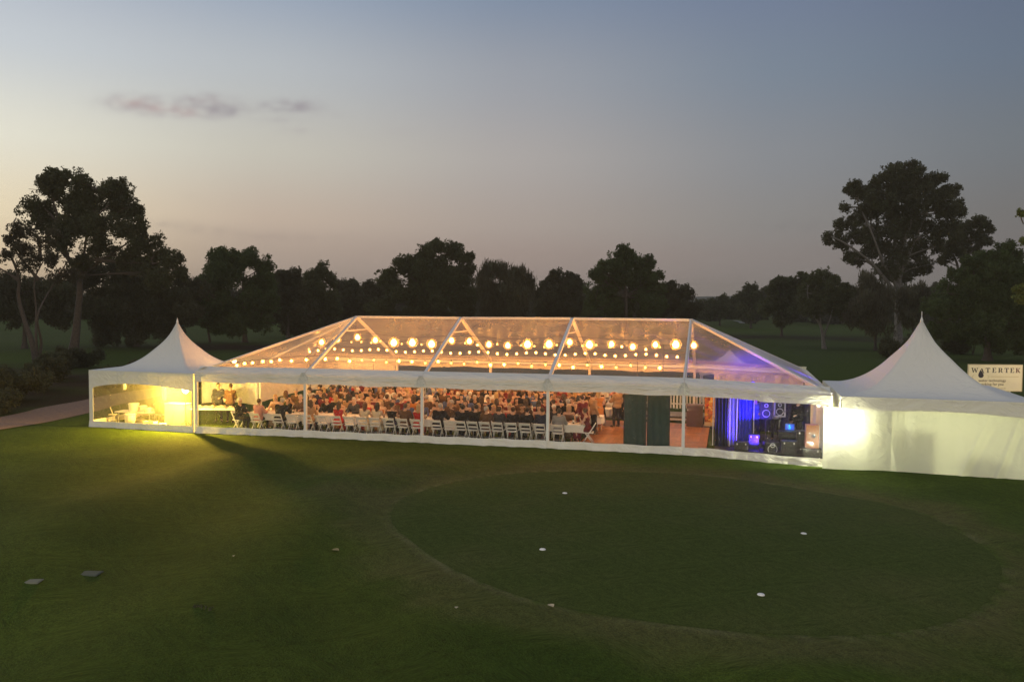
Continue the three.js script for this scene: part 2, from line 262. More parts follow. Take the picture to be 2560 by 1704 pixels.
const TREES=[
{n:'gum_tree',l:'tall gum tree with a broad ragged crown and leaning trunk beside the pale path',k:'gum',r:0.42,
 s:[[[-36.19,-0.29,-34.28],[-35.84,3.34,-34.56],[-35.78,7.33,-34.78],[-36.9,9.24,-34.59],[-37.49,12.02,-34.59],[-38.23,14.19,-34.51]],[[-35.84,3.34,-34.56],[-35.78,7.33,-34.78],[-35.32,9.14,-34.99],[-33.97,12.05,-35.48],[-32.61,14.24,-35.94]],[[-35.78,7.33,-34.78],[-34.26,8.79,-35.24],[-31.13,10.63,-36.12]],[[-37.49,12.02,-34.59],[-38.92,13.46,-34.3]],[[-36.9,9.24,-34.59],[-38.87,10.92,-34.19],[-40.14,12.73,-33.96]],[[-34.26,8.79,-35.24],[-29.33,8.47,-36.47]]],
 c:[[-37.6,16.0,-34.8,1.63],[-38.9,15.0,-34.4,1.38],[-40.0,13.4,-34.0,1.38],[-35.3,15.6,-35.3,1.52],[-33.6,15.3,-35.7,1.31],[-32.3,15.0,-36.0,1.38],[-36.8,13.7,-34.8,1.81],[-34.4,13.5,-35.5,1.81],[-31.8,13.5,-36.1,1.31],[-39.1,12.2,-34.2,1.52],[-35.9,11.8,-35.0,1.63],[-33.3,11.7,-35.6,1.81],[-31.4,11.5,-36.1,1.31],[-37.5,10.4,-34.5,1.23],[-34.3,9.8,-35.3,1.38],[-30.4,10.4,-36.3,1.45],[-32.1,9.2,-35.8,1.38],[-29.2,9.2,-36.5,1.16],[-31.1,8.3,-36.0,1.38],[-27.6,8.7,-36.9,1.02],[-27.0,7.8,-37.0,0.8],[-28.4,7.4,-36.6,1.27],[-35.5,8.6,-34.9,1.09],[-30.3,12.1,-36.4,0.8]]},
{n:'sparse_gum_tree',l:'thin gum tree with several leaning stems left of the tallest gum',k:'sparse',r:0.3,
 s:[[[-34.6,-0.15,-28.5],[-35.02,1.48,-28.47],[-35.71,3.48,-28.4],[-36.24,5.49,-28.37],[-36.23,6.82,-28.44],[-36.78,8.49,-28.39],[-37.62,9.49,-28.23]],[[-34.6,-0.15,-28.5],[-34.45,2.16,-28.65],[-34.69,4.5,-28.71],[-34.64,6.84,-28.85],[-34.51,8.51,-28.96]],[[-34.6,-0.15,-28.5],[-34.21,1.49,-28.68],[-33.61,3.84,-28.95],[-33.83,6.84,-29.05],[-33.21,8.52,-29.29]],[[-36.23,6.82,-28.44],[-37.75,7.98,-28.12]],[[-34.64,6.84,-28.85],[-35.82,8.83,-28.65],[-37.14,10.16,-28.39]],[[-34.51,8.51,-28.96],[-35.36,10.51,-28.85],[-36.84,11.5,-28.53],[-37.67,12.16,-28.36]]],
 c:[[-36.5,10.8,-28.6,0.87],[-35.4,11.0,-28.9,1.0],[-34.4,10.2,-29.1,1.07],[-35.8,9.5,-28.7,1.07],[-36.8,8.8,-28.4,0.74],[-34.7,8.5,-28.9,1.21],[-33.2,8.5,-29.3,1.07],[-32.9,7.2,-29.3,1.21],[-37.1,10.2,-28.4,0.6]]},
{n:'dark_tree',l:'dark rounded tree filling the gap below the tall gum crown',k:'dark',r:0.3,
 s:[[[-51.55,-0.12,-44.88],[-51.66,5.44,-45.13]]],
 c:[[-53.3,6.3,-44.8,1.71],[-51.2,5.7,-45.2,1.93],[-48.8,5.7,-45.9,1.93],[-54.1,4.3,-44.5,1.93],[-46.7,5.9,-46.4,1.71],[-51.6,3.3,-45.0,1.5],[-48.7,3.3,-45.8,1.5]]},
{n:'dark_bushy_tree',l:'dark bushy tree standing behind the small white pavilion peak',k:'dark',r:0.3,
 s:[[[-41.91,-1.53,-50.33],[-42.03,4.65,-50.62]]],
 c:[[-46.4,7.7,-49.7,1.99],[-44.2,7.7,-50.2,2.21],[-42.1,7.1,-50.7,2.21],[-39.9,6.7,-51.2,1.99],[-45.9,4.6,-49.6,2.43],[-42.9,4.2,-50.4,2.65],[-39.9,4.2,-51.1,2.21],[-37.8,5.3,-51.7,1.86],[-36.5,6.0,-52.1,1.55],[-37.2,7.3,-52.0,0.88],[-35.6,3.8,-52.2,1.55],[-45.0,2.0,-49.7,1.77],[-42.0,1.6,-50.5,1.77],[-38.5,2.0,-51.4,1.77]]},
{n:'pine_tree',l:'broad round pine with bare trunk left of the clear marquee ridge',k:'pine',r:0.35,
 s:[[[-35.19,-0.56,-61.37],[-35.35,2.72,-61.5],[-35.68,7.55,-61.66]],[[-39.27,-0.45,-60.34],[-39.2,2.69,-60.53],[-38.47,6.08,-60.88]]],
 c:[[-36.2,10.1,-61.6,1.35],[-37.8,9.9,-61.2,1.45],[-34.6,10.0,-62.1,1.45],[-39.0,8.5,-60.9,1.55],[-33.0,9.1,-62.4,1.26],[-36.9,8.0,-61.4,2.18],[-34.0,7.3,-62.1,1.93],[-32.7,8.1,-62.4,1.06],[-39.7,7.2,-60.6,1.06],[-39.2,6.1,-60.7,1.93],[-37.7,4.6,-61.0,2.18],[-34.9,4.7,-61.7,2.18],[-33.1,5.4,-62.2,1.84],[-38.4,2.7,-60.7,1.74],[-35.8,2.5,-61.4,1.74],[-33.5,3.0,-62.0,1.84],[-40.1,4.6,-60.4,1.35],[-40.3,2.9,-60.3,1.06]]},
{n:'bushy_tree',l:'low dark tree between the round pine and the domed tree',k:'dark',r:0.25,
 s:[[[-37.09,-0.91,-75.33],[-37.23,6.21,-75.66]]],
 c:[[-38.3,8.3,-75.5,1.32],[-36.5,8.3,-76.0,1.32],[-38.8,6.2,-75.3,1.98],[-36.7,5.9,-75.8,2.2],[-38.2,3.2,-75.2,2.2],[-35.8,3.2,-75.9,2.2],[-37.1,1.6,-75.4,1.65]]},
{n:'domed_tree',l:'tree with a smooth domed crown above the left marquee rafter',k:'gum2',r:0.25,
 s:[[[-36.63,-0.69,-82.68],[-36.48,5.7,-83.05]]],
 c:[[-36.1,9.1,-83.3,1.51],[-37.4,8.3,-83.0,1.28],[-35.1,8.0,-83.5,1.16],[-36.5,6.6,-83.1,2.09],[-37.9,4.5,-82.6,2.33],[-35.6,4.0,-83.2,2.33],[-38.2,6.8,-82.7,1.28],[-37.8,1.6,-82.5,1.74],[-35.0,1.4,-83.2,1.74]]},
{n:'low_tree',l:'low scrubby tree on the skyline left of the broad central gum',k:'dark',r:0.22,
 s:[[[-35.21,-0.52,-93.38],[-35.31,4.5,-93.61]]],
 c:[[-37.8,7.3,-93.1,1.26],[-35.7,6.9,-93.6,1.38],[-33.7,7.3,-94.2,1.13],[-32.6,6.4,-94.4,1.51],[-37.1,4.5,-93.2,2.13],[-34.4,4.2,-93.8,2.13],[-31.9,3.6,-94.4,2.26],[-36.5,1.7,-93.2,1.88],[-32.8,1.4,-94.1,1.88]]},
{n:'broad_gum_tree',l:'broad lumpy gum tree rising above the middle of the ridge',k:'gum2',r:0.4,
 s:[[[-17.94,-0.21,-80.19],[-18.06,5.82,-80.47],[-18.42,10.21,-80.61]]],
 c:[[-17.4,12.3,-81.0,1.43],[-18.9,11.8,-80.6,1.32],[-20.0,10.8,-80.2,1.54],[-21.9,10.1,-79.7,1.43],[-23.5,8.5,-79.2,1.43],[-15.4,11.9,-81.5,1.54],[-13.9,11.1,-81.8,1.1],[-13.2,9.6,-81.9,0.99],[-13.1,11.3,-82.0,0.66],[-20.8,8.5,-79.9,2.2],[-18.1,9.1,-80.6,2.47],[-15.5,8.6,-81.3,2.2],[-13.6,7.8,-81.7,1.54],[-22.9,6.3,-79.3,2.31],[-19.6,5.5,-80.1,2.63],[-15.9,5.6,-81.0,2.63],[-13.3,5.3,-81.7,1.98],[-23.9,3.6,-78.9,1.98],[-20.1,2.8,-79.8,1.98],[-16.4,2.5,-80.7,1.98],[-13.5,2.6,-81.5,1.65]]},
{n:'wispy_tree',l:'wispy soft topped tree right beside the broad central gum',k:'wispy',r:0.25,
 s:[[[-6.74,0.17,-76.84],[-6.87,6.41,-77.13]]],
 c:[[-8.8,9.4,-76.8,1.25],[-9.7,8.5,-76.5,1.04],[-7.5,9.0,-77.1,1.25],[-6.2,8.5,-77.4,1.04],[-4.8,8.6,-77.8,1.25],[-3.9,7.5,-77.9,0.94],[-9.0,6.4,-76.6,1.98],[-6.5,6.4,-77.2,2.08],[-4.4,5.7,-77.7,1.56],[-8.7,3.5,-76.5,2.08],[-5.4,3.6,-77.3,2.08]]},
{n:'scrubby_tree',l:'scrubby tree with a small tuft on top between two tall trees',k:'dark',r:0.22,
 s:[[[-2.82,-0.55,-94.31],[-2.95,5.99,-94.62]]],
 c:[[-3.5,9.0,-94.6,1.07],[-1.4,9.2,-95.2,0.42],[-2.4,8.4,-94.9,1.31],[-4.7,7.8,-94.3,1.19],[-5.8,6.3,-93.9,1.43],[-0.7,7.7,-95.3,1.55],[-3.5,6.0,-94.5,2.26],[-0.6,5.1,-95.2,2.14],[-5.2,3.6,-93.9,2.14],[-1.7,2.7,-94.8,2.14]]},
{n:'twin_topped_tree',l:'tall twin topped green tree above the right part of the ridge',k:'pine',r:0.35,
 s:[[[8.56,0.29,-80.7],[8.45,6.02,-80.97],[8.1,10.7,-81.13]]],
 c:[[8.1,11.7,-81.2,1.3],[7.3,10.4,-80.9,1.35],[9.4,10.7,-81.4,1.15],[5.6,9.6,-80.4,1.25],[4.6,8.6,-80.1,1.15],[11.0,10.5,-81.8,1.15],[10.2,9.2,-81.6,1.46],[12.1,8.7,-82.0,1.04],[8.1,8.6,-81.0,2.08],[6.2,7.3,-80.5,1.98],[10.2,6.8,-81.5,2.08],[12.5,6.8,-82.0,1.15],[4.7,5.5,-80.0,1.88],[7.7,4.5,-80.7,2.29],[11.3,4.2,-81.6,2.08],[4.2,3.4,-79.8,1.56],[12.8,4.8,-82.0,1.25]]},
{n:'small_dark_tree',l:'small dark tree just right of the twin topped tree',k:'dark',r:0.2,
 s:[[[14.51,1.86,-92.61],[14.45,4.97,-92.76]]],
 c:[[13.6,7.7,-92.7,0.79],[13.3,6.4,-92.5,1.36],[15.0,6.8,-93.0,1.13],[15.9,6.4,-93.2,0.79],[14.2,4.7,-92.7,1.82],[12.6,3.3,-92.2,1.82],[15.6,3.9,-93.0,1.59],[16.7,4.7,-93.3,1.13]]},
{n:'distant_tree',l:'low distant tree below the hill gap at the fairway end',k:'gum2',r:0.25,
 s:[[[19.58,1.13,-164.07],[19.53,3.78,-164.19]]],
 c:[[16.1,4.5,-163.4,1.41],[18.2,4.7,-163.9,1.59],[20.4,5.4,-164.5,1.59],[22.5,5.4,-165.0,1.41],[17.4,2.9,-163.6,1.77],[20.8,3.1,-164.5,2.12],[14.4,2.4,-162.8,1.41],[23.4,3.1,-165.1,1.77]]},
{n:'distant_domed_tree',l:'distant grey domed tree right of the hill gap',k:'gum2',r:0.25,
 s:[[[25.89,1.54,-150.19],[25.81,5.6,-150.38]]],
 c:[[25.6,7.4,-150.4,1.63],[24.0,6.6,-150.0,1.14],[27.1,6.4,-150.8,1.14],[25.2,5.2,-150.2,2.12],[27.6,4.4,-150.8,1.63],[26.0,2.8,-150.3,1.63]]},
{n:'fairway_tree',l:'leafy tree with a rounded top on the far edge of the fairway',k:'gum2',r:0.22,
 s:[[[29.61,1.14,-109.8],[29.52,5.66,-110.01]]],
 c:[[28.9,8.5,-110.0,1.13],[30.1,8.7,-110.3,1.13],[28.0,7.4,-109.7,1.13],[29.5,6.6,-110.1,2.01],[28.0,4.7,-109.6,1.88],[30.8,4.4,-110.3,2.01],[32.5,9.3,-111.0,1.0],[32.1,7.9,-110.8,1.38],[29.3,2.5,-109.8,1.13]]},
{n:'forked_tree',l:'small tree with a pale forked trunk standing on the fairway',k:'gum2',r:0.24,
 s:[[[32.36,1.15,-74.36],[31.88,2.68,-74.32],[30.99,4.11,-74.17],[30.36,6.15,-74.11]],[[32.26,1.52,-74.35],[32.94,3.8,-74.64],[33.52,6.17,-74.91]],[[31.88,2.68,-74.32],[31.73,5.23,-74.41]]],
 c:[[30.8,7.8,-74.3,1.02],[32.0,8.2,-74.6,1.02],[33.3,8.0,-74.9,0.84],[30.8,6.4,-74.2,1.49],[32.8,6.4,-74.8,1.49],[34.2,6.4,-75.1,1.3],[31.7,4.8,-74.4,1.4],[34.0,4.8,-75.0,1.3],[29.9,5.2,-74.0,1.12]]},
{n:'great_gum_tree',l:'tallest gum tree with pale branches behind the large white pavilion',k:'gum',r:0.5,
 s:[[[42.24,0.46,-85.08],[42.1,5.27,-85.29],[42.17,8.79,-85.49],[41.94,10.79,-85.53],[41.22,15.2,-85.58],[40.81,18.31,-85.64]],[[42.06,7.28,-85.38],[40.35,10.03,-85.09],[38.15,14.98,-84.79],[36.92,18.28,-84.65]],[[42.08,6.28,-85.33],[38.88,10.17,-84.73],[35.47,12.65,-84.0],[33.6,13.63,-83.58]],[[42.17,8.79,-85.49],[44.08,13.32,-86.2],[45.93,18.35,-86.93]],[[41.94,10.79,-85.53],[43.53,16.33,-86.22],[43.93,20.84,-86.55]],[[40.35,10.03,-85.09],[39.21,13.28,-84.97],[38.4,17.29,-84.98]]],
 c:[[43.5,22.4,-86.5,1.0],[44.5,22.1,-86.8,0.8],[41.7,22.3,-86.1,1.0],[42.6,21.3,-86.2,1.31],[40.0,21.2,-85.6,1.31],[39.1,20.1,-85.3,1.0],[36.6,20.1,-84.7,1.0],[36.1,19.3,-84.5,0.9],[37.2,19.4,-84.8,1.0],[46.4,21.1,-87.2,1.0],[45.6,20.4,-87.0,1.21],[43.9,20.3,-86.5,1.81],[41.5,19.8,-85.9,2.01],[48.4,19.7,-87.6,1.11],[47.4,19.4,-87.3,1.11],[38.5,18.4,-85.1,1.51],[35.5,17.3,-84.2,0.7],[43.1,18.1,-86.2,2.31],[46.0,18.4,-86.9,1.81],[40.4,17.1,-85.5,2.11],[49.2,17.7,-87.7,0.9],[49.6,16.9,-87.8,0.7],[47.9,17.0,-87.4,1.51],[37.7,16.5,-84.8,1.31],[36.3,15.5,-84.4,1.11],[34.8,15.2,-84.0,0.8],[34.7,14.0,-83.9,0.7],[33.2,13.7,-83.5,0.7],[33.5,13.0,-83.5,0.6],[35.1,12.9,-83.9,1.21],[37.2,13.7,-84.5,1.51],[44.1,15.6,-86.3,2.31],[41.6,14.6,-85.6,2.01],[39.2,14.3,-85.0,1.71],[46.7,14.8,-87.0,1.71],[48.4,15.6,-87.4,1.0],[39.0,12.0,-84.9,1.51],[35.8,11.2,-84.0,0.9],[37.1,10.8,-84.3,1.21],[41.7,11.8,-85.5,2.01],[44.5,12.6,-86.3,2.01],[46.8,12.7,-86.8,1.21],[45.5,10.1,-86.4,1.51],[42.9,9.3,-85.7,1.81],[40.4,9.5,-85.1,1.71]]},
{n:'pale_willow',l:'drooping grey green tree in front of the tallest gum trunk',k:'wispy',r:0.2,
 s:[[[37.8,1.19,-73.67],[37.72,5.29,-73.86]],[[42.0,1.23,-74.73],[41.7,4.87,-74.84]]],
 c:[[37.2,7.1,-73.8,1.82],[36.4,5.5,-73.5,1.82],[37.9,5.1,-73.9,1.91],[36.0,3.5,-73.3,1.64],[37.8,3.0,-73.8,1.73],[38.8,6.2,-74.2,1.37],[41.5,6.0,-74.8,1.46],[42.5,6.7,-75.2,1.09],[41.9,4.6,-74.9,1.46],[40.9,4.0,-74.6,1.19],[35.5,4.8,-73.3,1.19]]},
{n:'white_limbed_gum',l:'open crowned gum with whitish limbs right of the tallest gum',k:'gum',r:0.26,
 s:[[[50.68,3.24,-91.48],[50.29,10.26,-91.74],[49.49,12.08,-91.63],[48.76,13.32,-91.51]],[[50.46,8.96,-91.72],[51.12,11.31,-92.01],[51.89,13.66,-92.32],[52.46,15.23,-92.54]],[[51.12,11.31,-92.01],[52.76,12.89,-92.5]]],
 c:[[51.4,15.6,-92.3,1.04],[52.7,16.0,-92.6,0.94],[53.7,15.7,-92.9,0.83],[54.4,14.9,-93.0,0.63],[50.5,14.8,-92.0,1.04],[52.5,14.4,-92.5,1.15],[49.7,13.6,-91.8,1.04],[51.5,13.4,-92.2,1.15],[49.0,12.5,-91.5,1.04],[50.5,11.8,-91.9,1.04],[53.2,13.7,-92.7,0.94],[52.5,12.1,-92.4,0.94],[48.5,11.0,-91.3,0.94],[54.3,13.4,-92.9,0.73]]},
{n:'large_dark_tree',l:'large dark tree mass behind the sign board',k:'pine',r:0.4,
 s:[[[45.53,0.1,-59.04],[45.43,5.44,-59.29]]],
 c:[[47.1,10.7,-60.0,0.84],[46.4,10.0,-59.8,0.99],[47.9,9.8,-60.1,1.07],[45.3,10.0,-59.5,0.84],[43.9,9.0,-59.1,0.99],[42.8,8.1,-58.8,0.99],[45.4,8.5,-59.4,1.53],[47.4,8.1,-59.9,1.72],[43.5,7.0,-58.9,1.53],[41.7,6.5,-58.4,1.22],[45.8,6.2,-59.4,1.91],[48.2,6.0,-60.0,1.72],[40.6,5.0,-58.1,1.22],[42.9,4.8,-58.6,1.6],[45.1,4.1,-59.1,1.72],[47.7,3.9,-59.8,1.72],[41.4,3.3,-58.2,1.3],[43.6,2.8,-58.7,1.37],[46.2,2.2,-59.3,1.37],[48.5,2.0,-59.9,1.22],[49.3,7.8,-60.4,1.53],[49.7,4.7,-60.3,1.53]]},
{n:'overhanging_branch',l:'light green leafy sprig hanging in at the picture edge',k:'light',r:0.12,
 s:[[[37.44,0.2,-13.63],[37.2,2.99,-13.72],[36.26,4.84,-13.58],[35.52,5.58,-13.43],[34.79,6.03,-13.27]],[[36.26,4.84,-13.58],[35.66,7.81,-13.58],[34.73,9.29,-13.42]]],
 c:[[34.7,6.2,-13.3,0.26],[34.6,5.8,-13.2,0.19],[35.0,6.0,-13.3,0.3],[34.6,9.8,-13.4,0.15],[34.8,8.5,-13.4,0.19]]}];
let leafCount = 0;
TREES.forEach((t, i) => {
  const foot = t.s[0][0], gy = H(foot[0], foot[2]) - 0.12, o = thing(t.n, t.l, 'tree', [foot[0], gy, foot[2]]);
  const r = rng(100 + i), L = t.c.map(([x, y, z, R]) => [x - foot[0], y - gy, z - foot[2], R]);
  const geos = t.s.map((s, k) => {
    const pts = s.map(([x, y, z], j) => V(x - foot[0], (k === 0 || (s[0][0] === foot[0])) && j === 0 ? 0 : y - gy, z - foot[2] + (k ? (r() - 0.5) * 1.5 * Math.min(j, 2) : 0)));
    return limb(pts, t.r * (k ? 0.5 : 1), t.r * (k ? 0.14 : 0.22), 7 + k);
  });
  mesh('trunk', geos[0], /great|white|forked/.test(t.n) ? M.barkPale : M.bark, o);
  if (geos.length > 1) for (const g of geos.slice(1)) mesh('limb', g, /great|white|forked/.test(t.n) ? M.barkPale : M.bark, o);
  // lesser branches from the nearest stem out into each clump of leaves
  const joints = t.s.flatMap((s) => s.slice(1)).map(([x, y, z]) => V(x - foot[0], y - gy, z - foot[2])), twigs = [];
  for (const [x, y, z, R] of L) {
    const c = V(x, y, z), near = joints.filter((p) => p.y < y + R * 0.4).sort((a, b) => a.distanceTo(c) - b.distanceTo(c))[0] ?? joints[0];
    const m = near.clone().lerp(c, 0.5).add(V((r() - 0.5) * R * 0.5, R * 0.15, (r() - 0.5) * R * 0.6));
    twigs.push(limb([near, m, c, c.clone().add(V((r() - 0.5) * R, R * 0.7, (r() - 0.5) * R))], t.r * 0.22, 0.025, 5));
    for (let k = 0; k < 3; k++) { const a = r() * 6.28; twigs.push(limb([m, m.clone().lerp(c, 0.5).add(V(Math.cos(a) * R * 0.35, R * 0.1, Math.sin(a) * R * 0.35)), c.clone().add(V(Math.cos(a) * R * 0.95, R * (0.5 * r() - 0.1), Math.sin(a) * R * 0.95))], t.r * 0.11, 0.02, 5)); }
  }
  mesh('branches', twigs, /great|white|forked/.test(t.n) ? M.barkPale : M.bark, o);
  const d = Math.hypot(foot[0] - 21.5, foot[2] - 31.4);
  leafCount += crown(o, L, t.k, d, 300 + i);
});
// shrubs: [x, z, width, height, label]
const SHRUBS = [[-12.6, -2.6, 2.2, 1.3, 'dark low shrub beside the bend of the gravel path'], [-15.5, -6, 3.4, 1.9, 'dark spreading shrub behind the path edge bush'], [-18, -10.5, 3.6, 1.8, 'broad dark shrub behind the gravel path'], [-14.4, -13.6, 3.4, 1.6, 'dark shrub between the path and the white pavilion'],
  [-9.4, -14.6, 3.2, 1.5, 'dark shrub close behind the small pavilion wall'], [-5.6, -16.5, 3.4, 1.5, 'reddish brown shrub seen above the small pavilion roof'], [-22, -16.5, 3.6, 2.0, 'dark shrub under the leaning gum stems'], [-27.5, -25, 4, 1.7, 'rounded shrub at the foot of the sparse gum'],
  [-20.5, -3.2, 4.0, 2.4, 'tall dark shrub at the very edge of the gravel path side'], [-4, -40, 6, 1.6, 'low brown shrub under the round pine'], [47, -70, 6, 3.0, 'dark shrub on the slope behind the sign board'], [38.5, -62, 5, 2.4, 'shrub at the edge of the fairway near the willow'], [55, -60, 8, 4.4, 'dense shrub below the large dark tree']];
SHRUBS.forEach(([x, z, w, h, l], i) => {
  const o = thing('shrub', l, 'shrub', [x, H(x, z) - 0.05, z]), r = rng(700 + i), L = [];
  for (let k = 0; k < 7; k++) L.push([(r() - 0.5) * w * 0.8, h * (0.3 + 0.45 * r()), (r() - 0.5) * w * 0.6, h * (0.3 + 0.12 * r())]);
  mesh('stem', [rod(V(0, 0, 0), V(0.1, h * 0.6, 0), 0.06, 0.03), rod(V(0, 0, 0), V(-0.4, h * 0.5, 0.2), 0.05, 0.02), rod(V(0, 0, 0), V(0.4, h * 0.5, -0.2), 0.05, 0.02)], M.bark, o);
  leafCount += crown(o, L, 'shrub', Math.hypot(x - 21.5, z - 31.4), 800 + i, 0.8);
});
{ // the far wood that closes the horizon behind the single trees
  const r = rng(77), L = [];
  for (let a = -44; a <= 44; a += 0.55) {
    const d = 215 + 60 * r(), A = (a + (r() - 0.5)) * Math.PI / 180 - 0.247, x = 21.5 + Math.sin(A) * d, z = 31.4 - Math.cos(A) * d;
    const gap = Math.abs(a - 13.2) < 3.2 ? 0.35 : 1, h = (5 + 4.5 * r()) * gap;
    for (let k = 0; k < 4; k++) L.push([x + (r() - 0.5) * 3, h * (0.2 + 0.22 * k), z + (r() - 0.5) * 4, 2.2 * (gap < 1 ? 0.6 : 1)]);
  }
  const o = new THREE.Group(); o.name = 'woodland'; scene.add(o); tag(o, 'far belt of dark trees along the horizon', 'woodland', null, 'stuff');
  leafCount += crown(o, L, 'dark', 235, 901, 0.9);
}
{
  const p = thing('utility_pole', 'thin pole with a crossarm on the skyline left of the broad central gum', 'pole', [-22.5, H(-22.5, -110), -110]);
  mesh('pole', rod(V(0, 0, 0), V(0, 8.6, 0), 0.16, 0.1), M.bark, p); mesh('crossarm', beam(V(-0.9, 8.0, 0), V(0.9, 8.0, 0), 0.12, 0.12), M.bark, p);
}
// ---------------------------------------------------------------- the marquee
const wrinkle = noiseTex(512, (u, v) => { let s = 0; for (const [f, a, z] of [[5, 0.5, 1], [11, 0.28, 4], [26, 0.14, 7], [60, 0.05, 3]]) s += a * tileN(u + 0.06 * tileN(u, v, 6, 15), v, f, z); return 0.5 + s * 0.9; });
const creaseTex = noiseTex(512, (u, v) => { let s = 0; for (const [f, z, a] of [[6, 2, 0.5], [13, 5, 0.35], [27, 8, 0.2]]) s += a * (1 - Math.min(1, Math.abs(tileN(u, v, f, z)) * 5)); return 0.15 + s * 0.7; });
const filmTex = noiseTex(256, (u, v) => 0.64 + 0.14 * tileN(u, v, 3, 3) + 0.08 * tileN(u, v, 7, 8));
M.canvas = phys(0.82, 0.8, 0.73, 1, { transmission: 0.06, bumpMap: wrinkle, bumpScale: 0.06, specularIntensity: 0.4 });
M.canvasSheer = phys(0.84, 0.84, 0.76, 1, { transmission: 0.42, bumpMap: wrinkle, bumpScale: 0.02, specularIntensity: 0.5 });
M.roofFabric = phys(0.8, 0.78, 0.72, 1, { bumpMap: wrinkle, bumpScale: 0.02, specularIntensity: 0.4 });
M.kitchenClear = phys(0.96, 0.92, 0.84, 0.19, { transmission: 1, bumpMap: creaseTex, bumpScale: 0.03, ior: 1.5 });
M.globe = phys(1, 0.84, 0.55, 0.24, { transmission: 1, ior: 1.3 });
M.roofClear = phys(0.96, 0.88, 0.78, 0.5, { transmission: 1, roughnessMap: filmTex, ior: 1.5 });
M.wallClear = phys(0.97, 0.97, 0.95, 0.1, { transmission: 1, bumpMap: creaseTex, bumpScale: 0.07, ior: 1.5 });
M.alu = std(0.72, 0.72, 0.72, 0.42, { metalness: 0.15 });
M.aluWhite = std(0.78, 0.78, 0.76, 0.5);
M.purlin = std(0.12, 0.1, 0.08, 0.6);
M.dark = std(0.03, 0.03, 0.032, 0.6);
const BX = [0, 5, 10, 15, 20, 25], DY = BX.map(profile), EAVE = 2.54, RIDGE = 4.765;
const gy = (i) => H(BX[i], 0), top = (i) => DY[i] + EAVE, rid = (i) => DY[i] + RIDGE;
const yAt = (x) => { const i = Math.min(4, Math.floor(x / 5)); return lerp(DY[i], DY[i + 1], (x - BX[i]) / 5); };
const slope = (RIDGE - EAVE) / 5;
const mq = thing('marquee', 'long clear roofed marquee with white frame glowing with warm bulbs', 'marquee');
// posts, rafters, beams
const P = 0.11;
for (let i = 0; i < 6; i++) for (const z of [0, -10]) mesh('post', [box(P, EAVE - 0.02, P, BX[i], DY[i] + (EAVE - 0.02) / 2 - 0.03, z - Math.sign(z + 5) * P / 2), box(0.26, 0.012, 0.26, BX[i], DY[i] + 0.012, z - Math.sign(z + 5) * P / 2)], M.aluWhite, mq);
for (const x of [0, 25]) for (const z of [-5]) mesh('post', box(P, EAVE - 0.02, P, x + (x ? -P / 2 : P / 2), yAt(x) + (EAVE - 0.02) / 2 - 0.03, z), M.aluWhite, mq);
for (let i = 1; i < 5; i++) for (const s of [1, -1]) mesh('rafter', beam(V(BX[i], top(i) - 0.03, s > 0 ? -0.02 : -9.98), V(BX[i], rid(i) - 0.03, -5 + s * 0.01), 0.13, 0.1), M.alu, mq);
for (const [i, k] of [[0, 1], [5, 4]]) for (const z of [0, -10]) mesh('hip_rafter', beam(V(BX[i], top(i) - 0.02, z), V(BX[k], rid(k) - 0.02, -5), 0.12, 0.1), M.alu, mq);
for (const [i, k] of [[0, 1], [5, 4]]) mesh('hip_rafter', beam(V(BX[i], top(i) - 0.06, -5), V(BX[k], rid(k) - 0.06, -5), 0.09, 0.08), M.alu, mq);
for (let i = 1; i < 4; i++) mesh('ridge_beam', beam(V(BX[i] + 0.07, rid(i) - 0.02, -5), V(BX[i + 1] - 0.07, rid(i + 1) - 0.02, -5), 0.1, 0.1), M.alu, mq);
for (let i = 0; i < 5; i++) for (const z of [-0.075, -9.925]) mesh('eave_beam', beam(V(BX[i] + 0.08, top(i) - 0.12, z), V(BX[i + 1] - 0.08, top(i + 1) - 0.12, z), 0.07, 0.1), M.alu, mq);
for (const x of [0.075, 24.925]) for (const [a, b] of [[-0.15, -4.92], [-5.08, -9.85]]) mesh('eave_beam', beam(V(x, yAt(x) + EAVE - 0.12, a), V(x, yAt(x) + EAVE - 0.12, b), 0.07, 0.1), M.alu, mq);
for (let i = 1; i < 4; i++) mesh('purlin', beam(V(BX[i] + 0.07, DY[i] + EAVE + slope * 1.8 + 0.02, -8.2), V(BX[i + 1] - 0.07, DY[i + 1] + EAVE + slope * 1.8 + 0.02, -8.2), 0.05, 0.05), M.purlin, mq);
for (let i = 1; i < 5; i++) mesh('tie_bar', rod(V(BX[i], rid(i) - 0.62, -3.7), V(BX[i], rid(i) - 0.62, -6.3), 0.03), M.alu, mq);
// clear roof sheets: sag a little between the rafters
const sag = (u, v, d) => -d * Math.sin(Math.PI * u) * Math.sin(Math.PI * v);
for (const s of [1, -1]) {
  const z0 = s > 0 ? 0 : -10;
  for (let i = 1; i < 4; i++) mesh('roof_panel', sheet(16, 12, (u, v) => { const e = lerp(top(i), top(i + 1), u), r = lerp(rid(i), rid(i + 1), u); return [lerp(BX[i] + 0.05, BX[i + 1] - 0.05, u), lerp(e, r, v) + 0.035 + sag(u, v, 0.06), lerp(z0 - s * 0.02, -5 + s * 0.03, v), u * 2.5 + i * 0.37, v * 2.7]; }), M.roofClear, mq);
  for (const [i, k] of [[0, 1], [5, 4]]) mesh('roof_panel', sheet(14, 12, (u, v) => { // the triangle beside the hip
    const xa = lerp(BX[i], BX[k], v), x = lerp(xa, BX[k], u), y = lerp(lerp(top(i), rid(k), v), lerp(top(k), rid(k), v), u); return [x, y + 0.04 + sag(u, v, 0.04), lerp(z0 - s * 0.02, -5 + s * 0.02, v), (x - BX[i]) * 0.5, v * 2.7]; }), M.roofClear, mq);
}
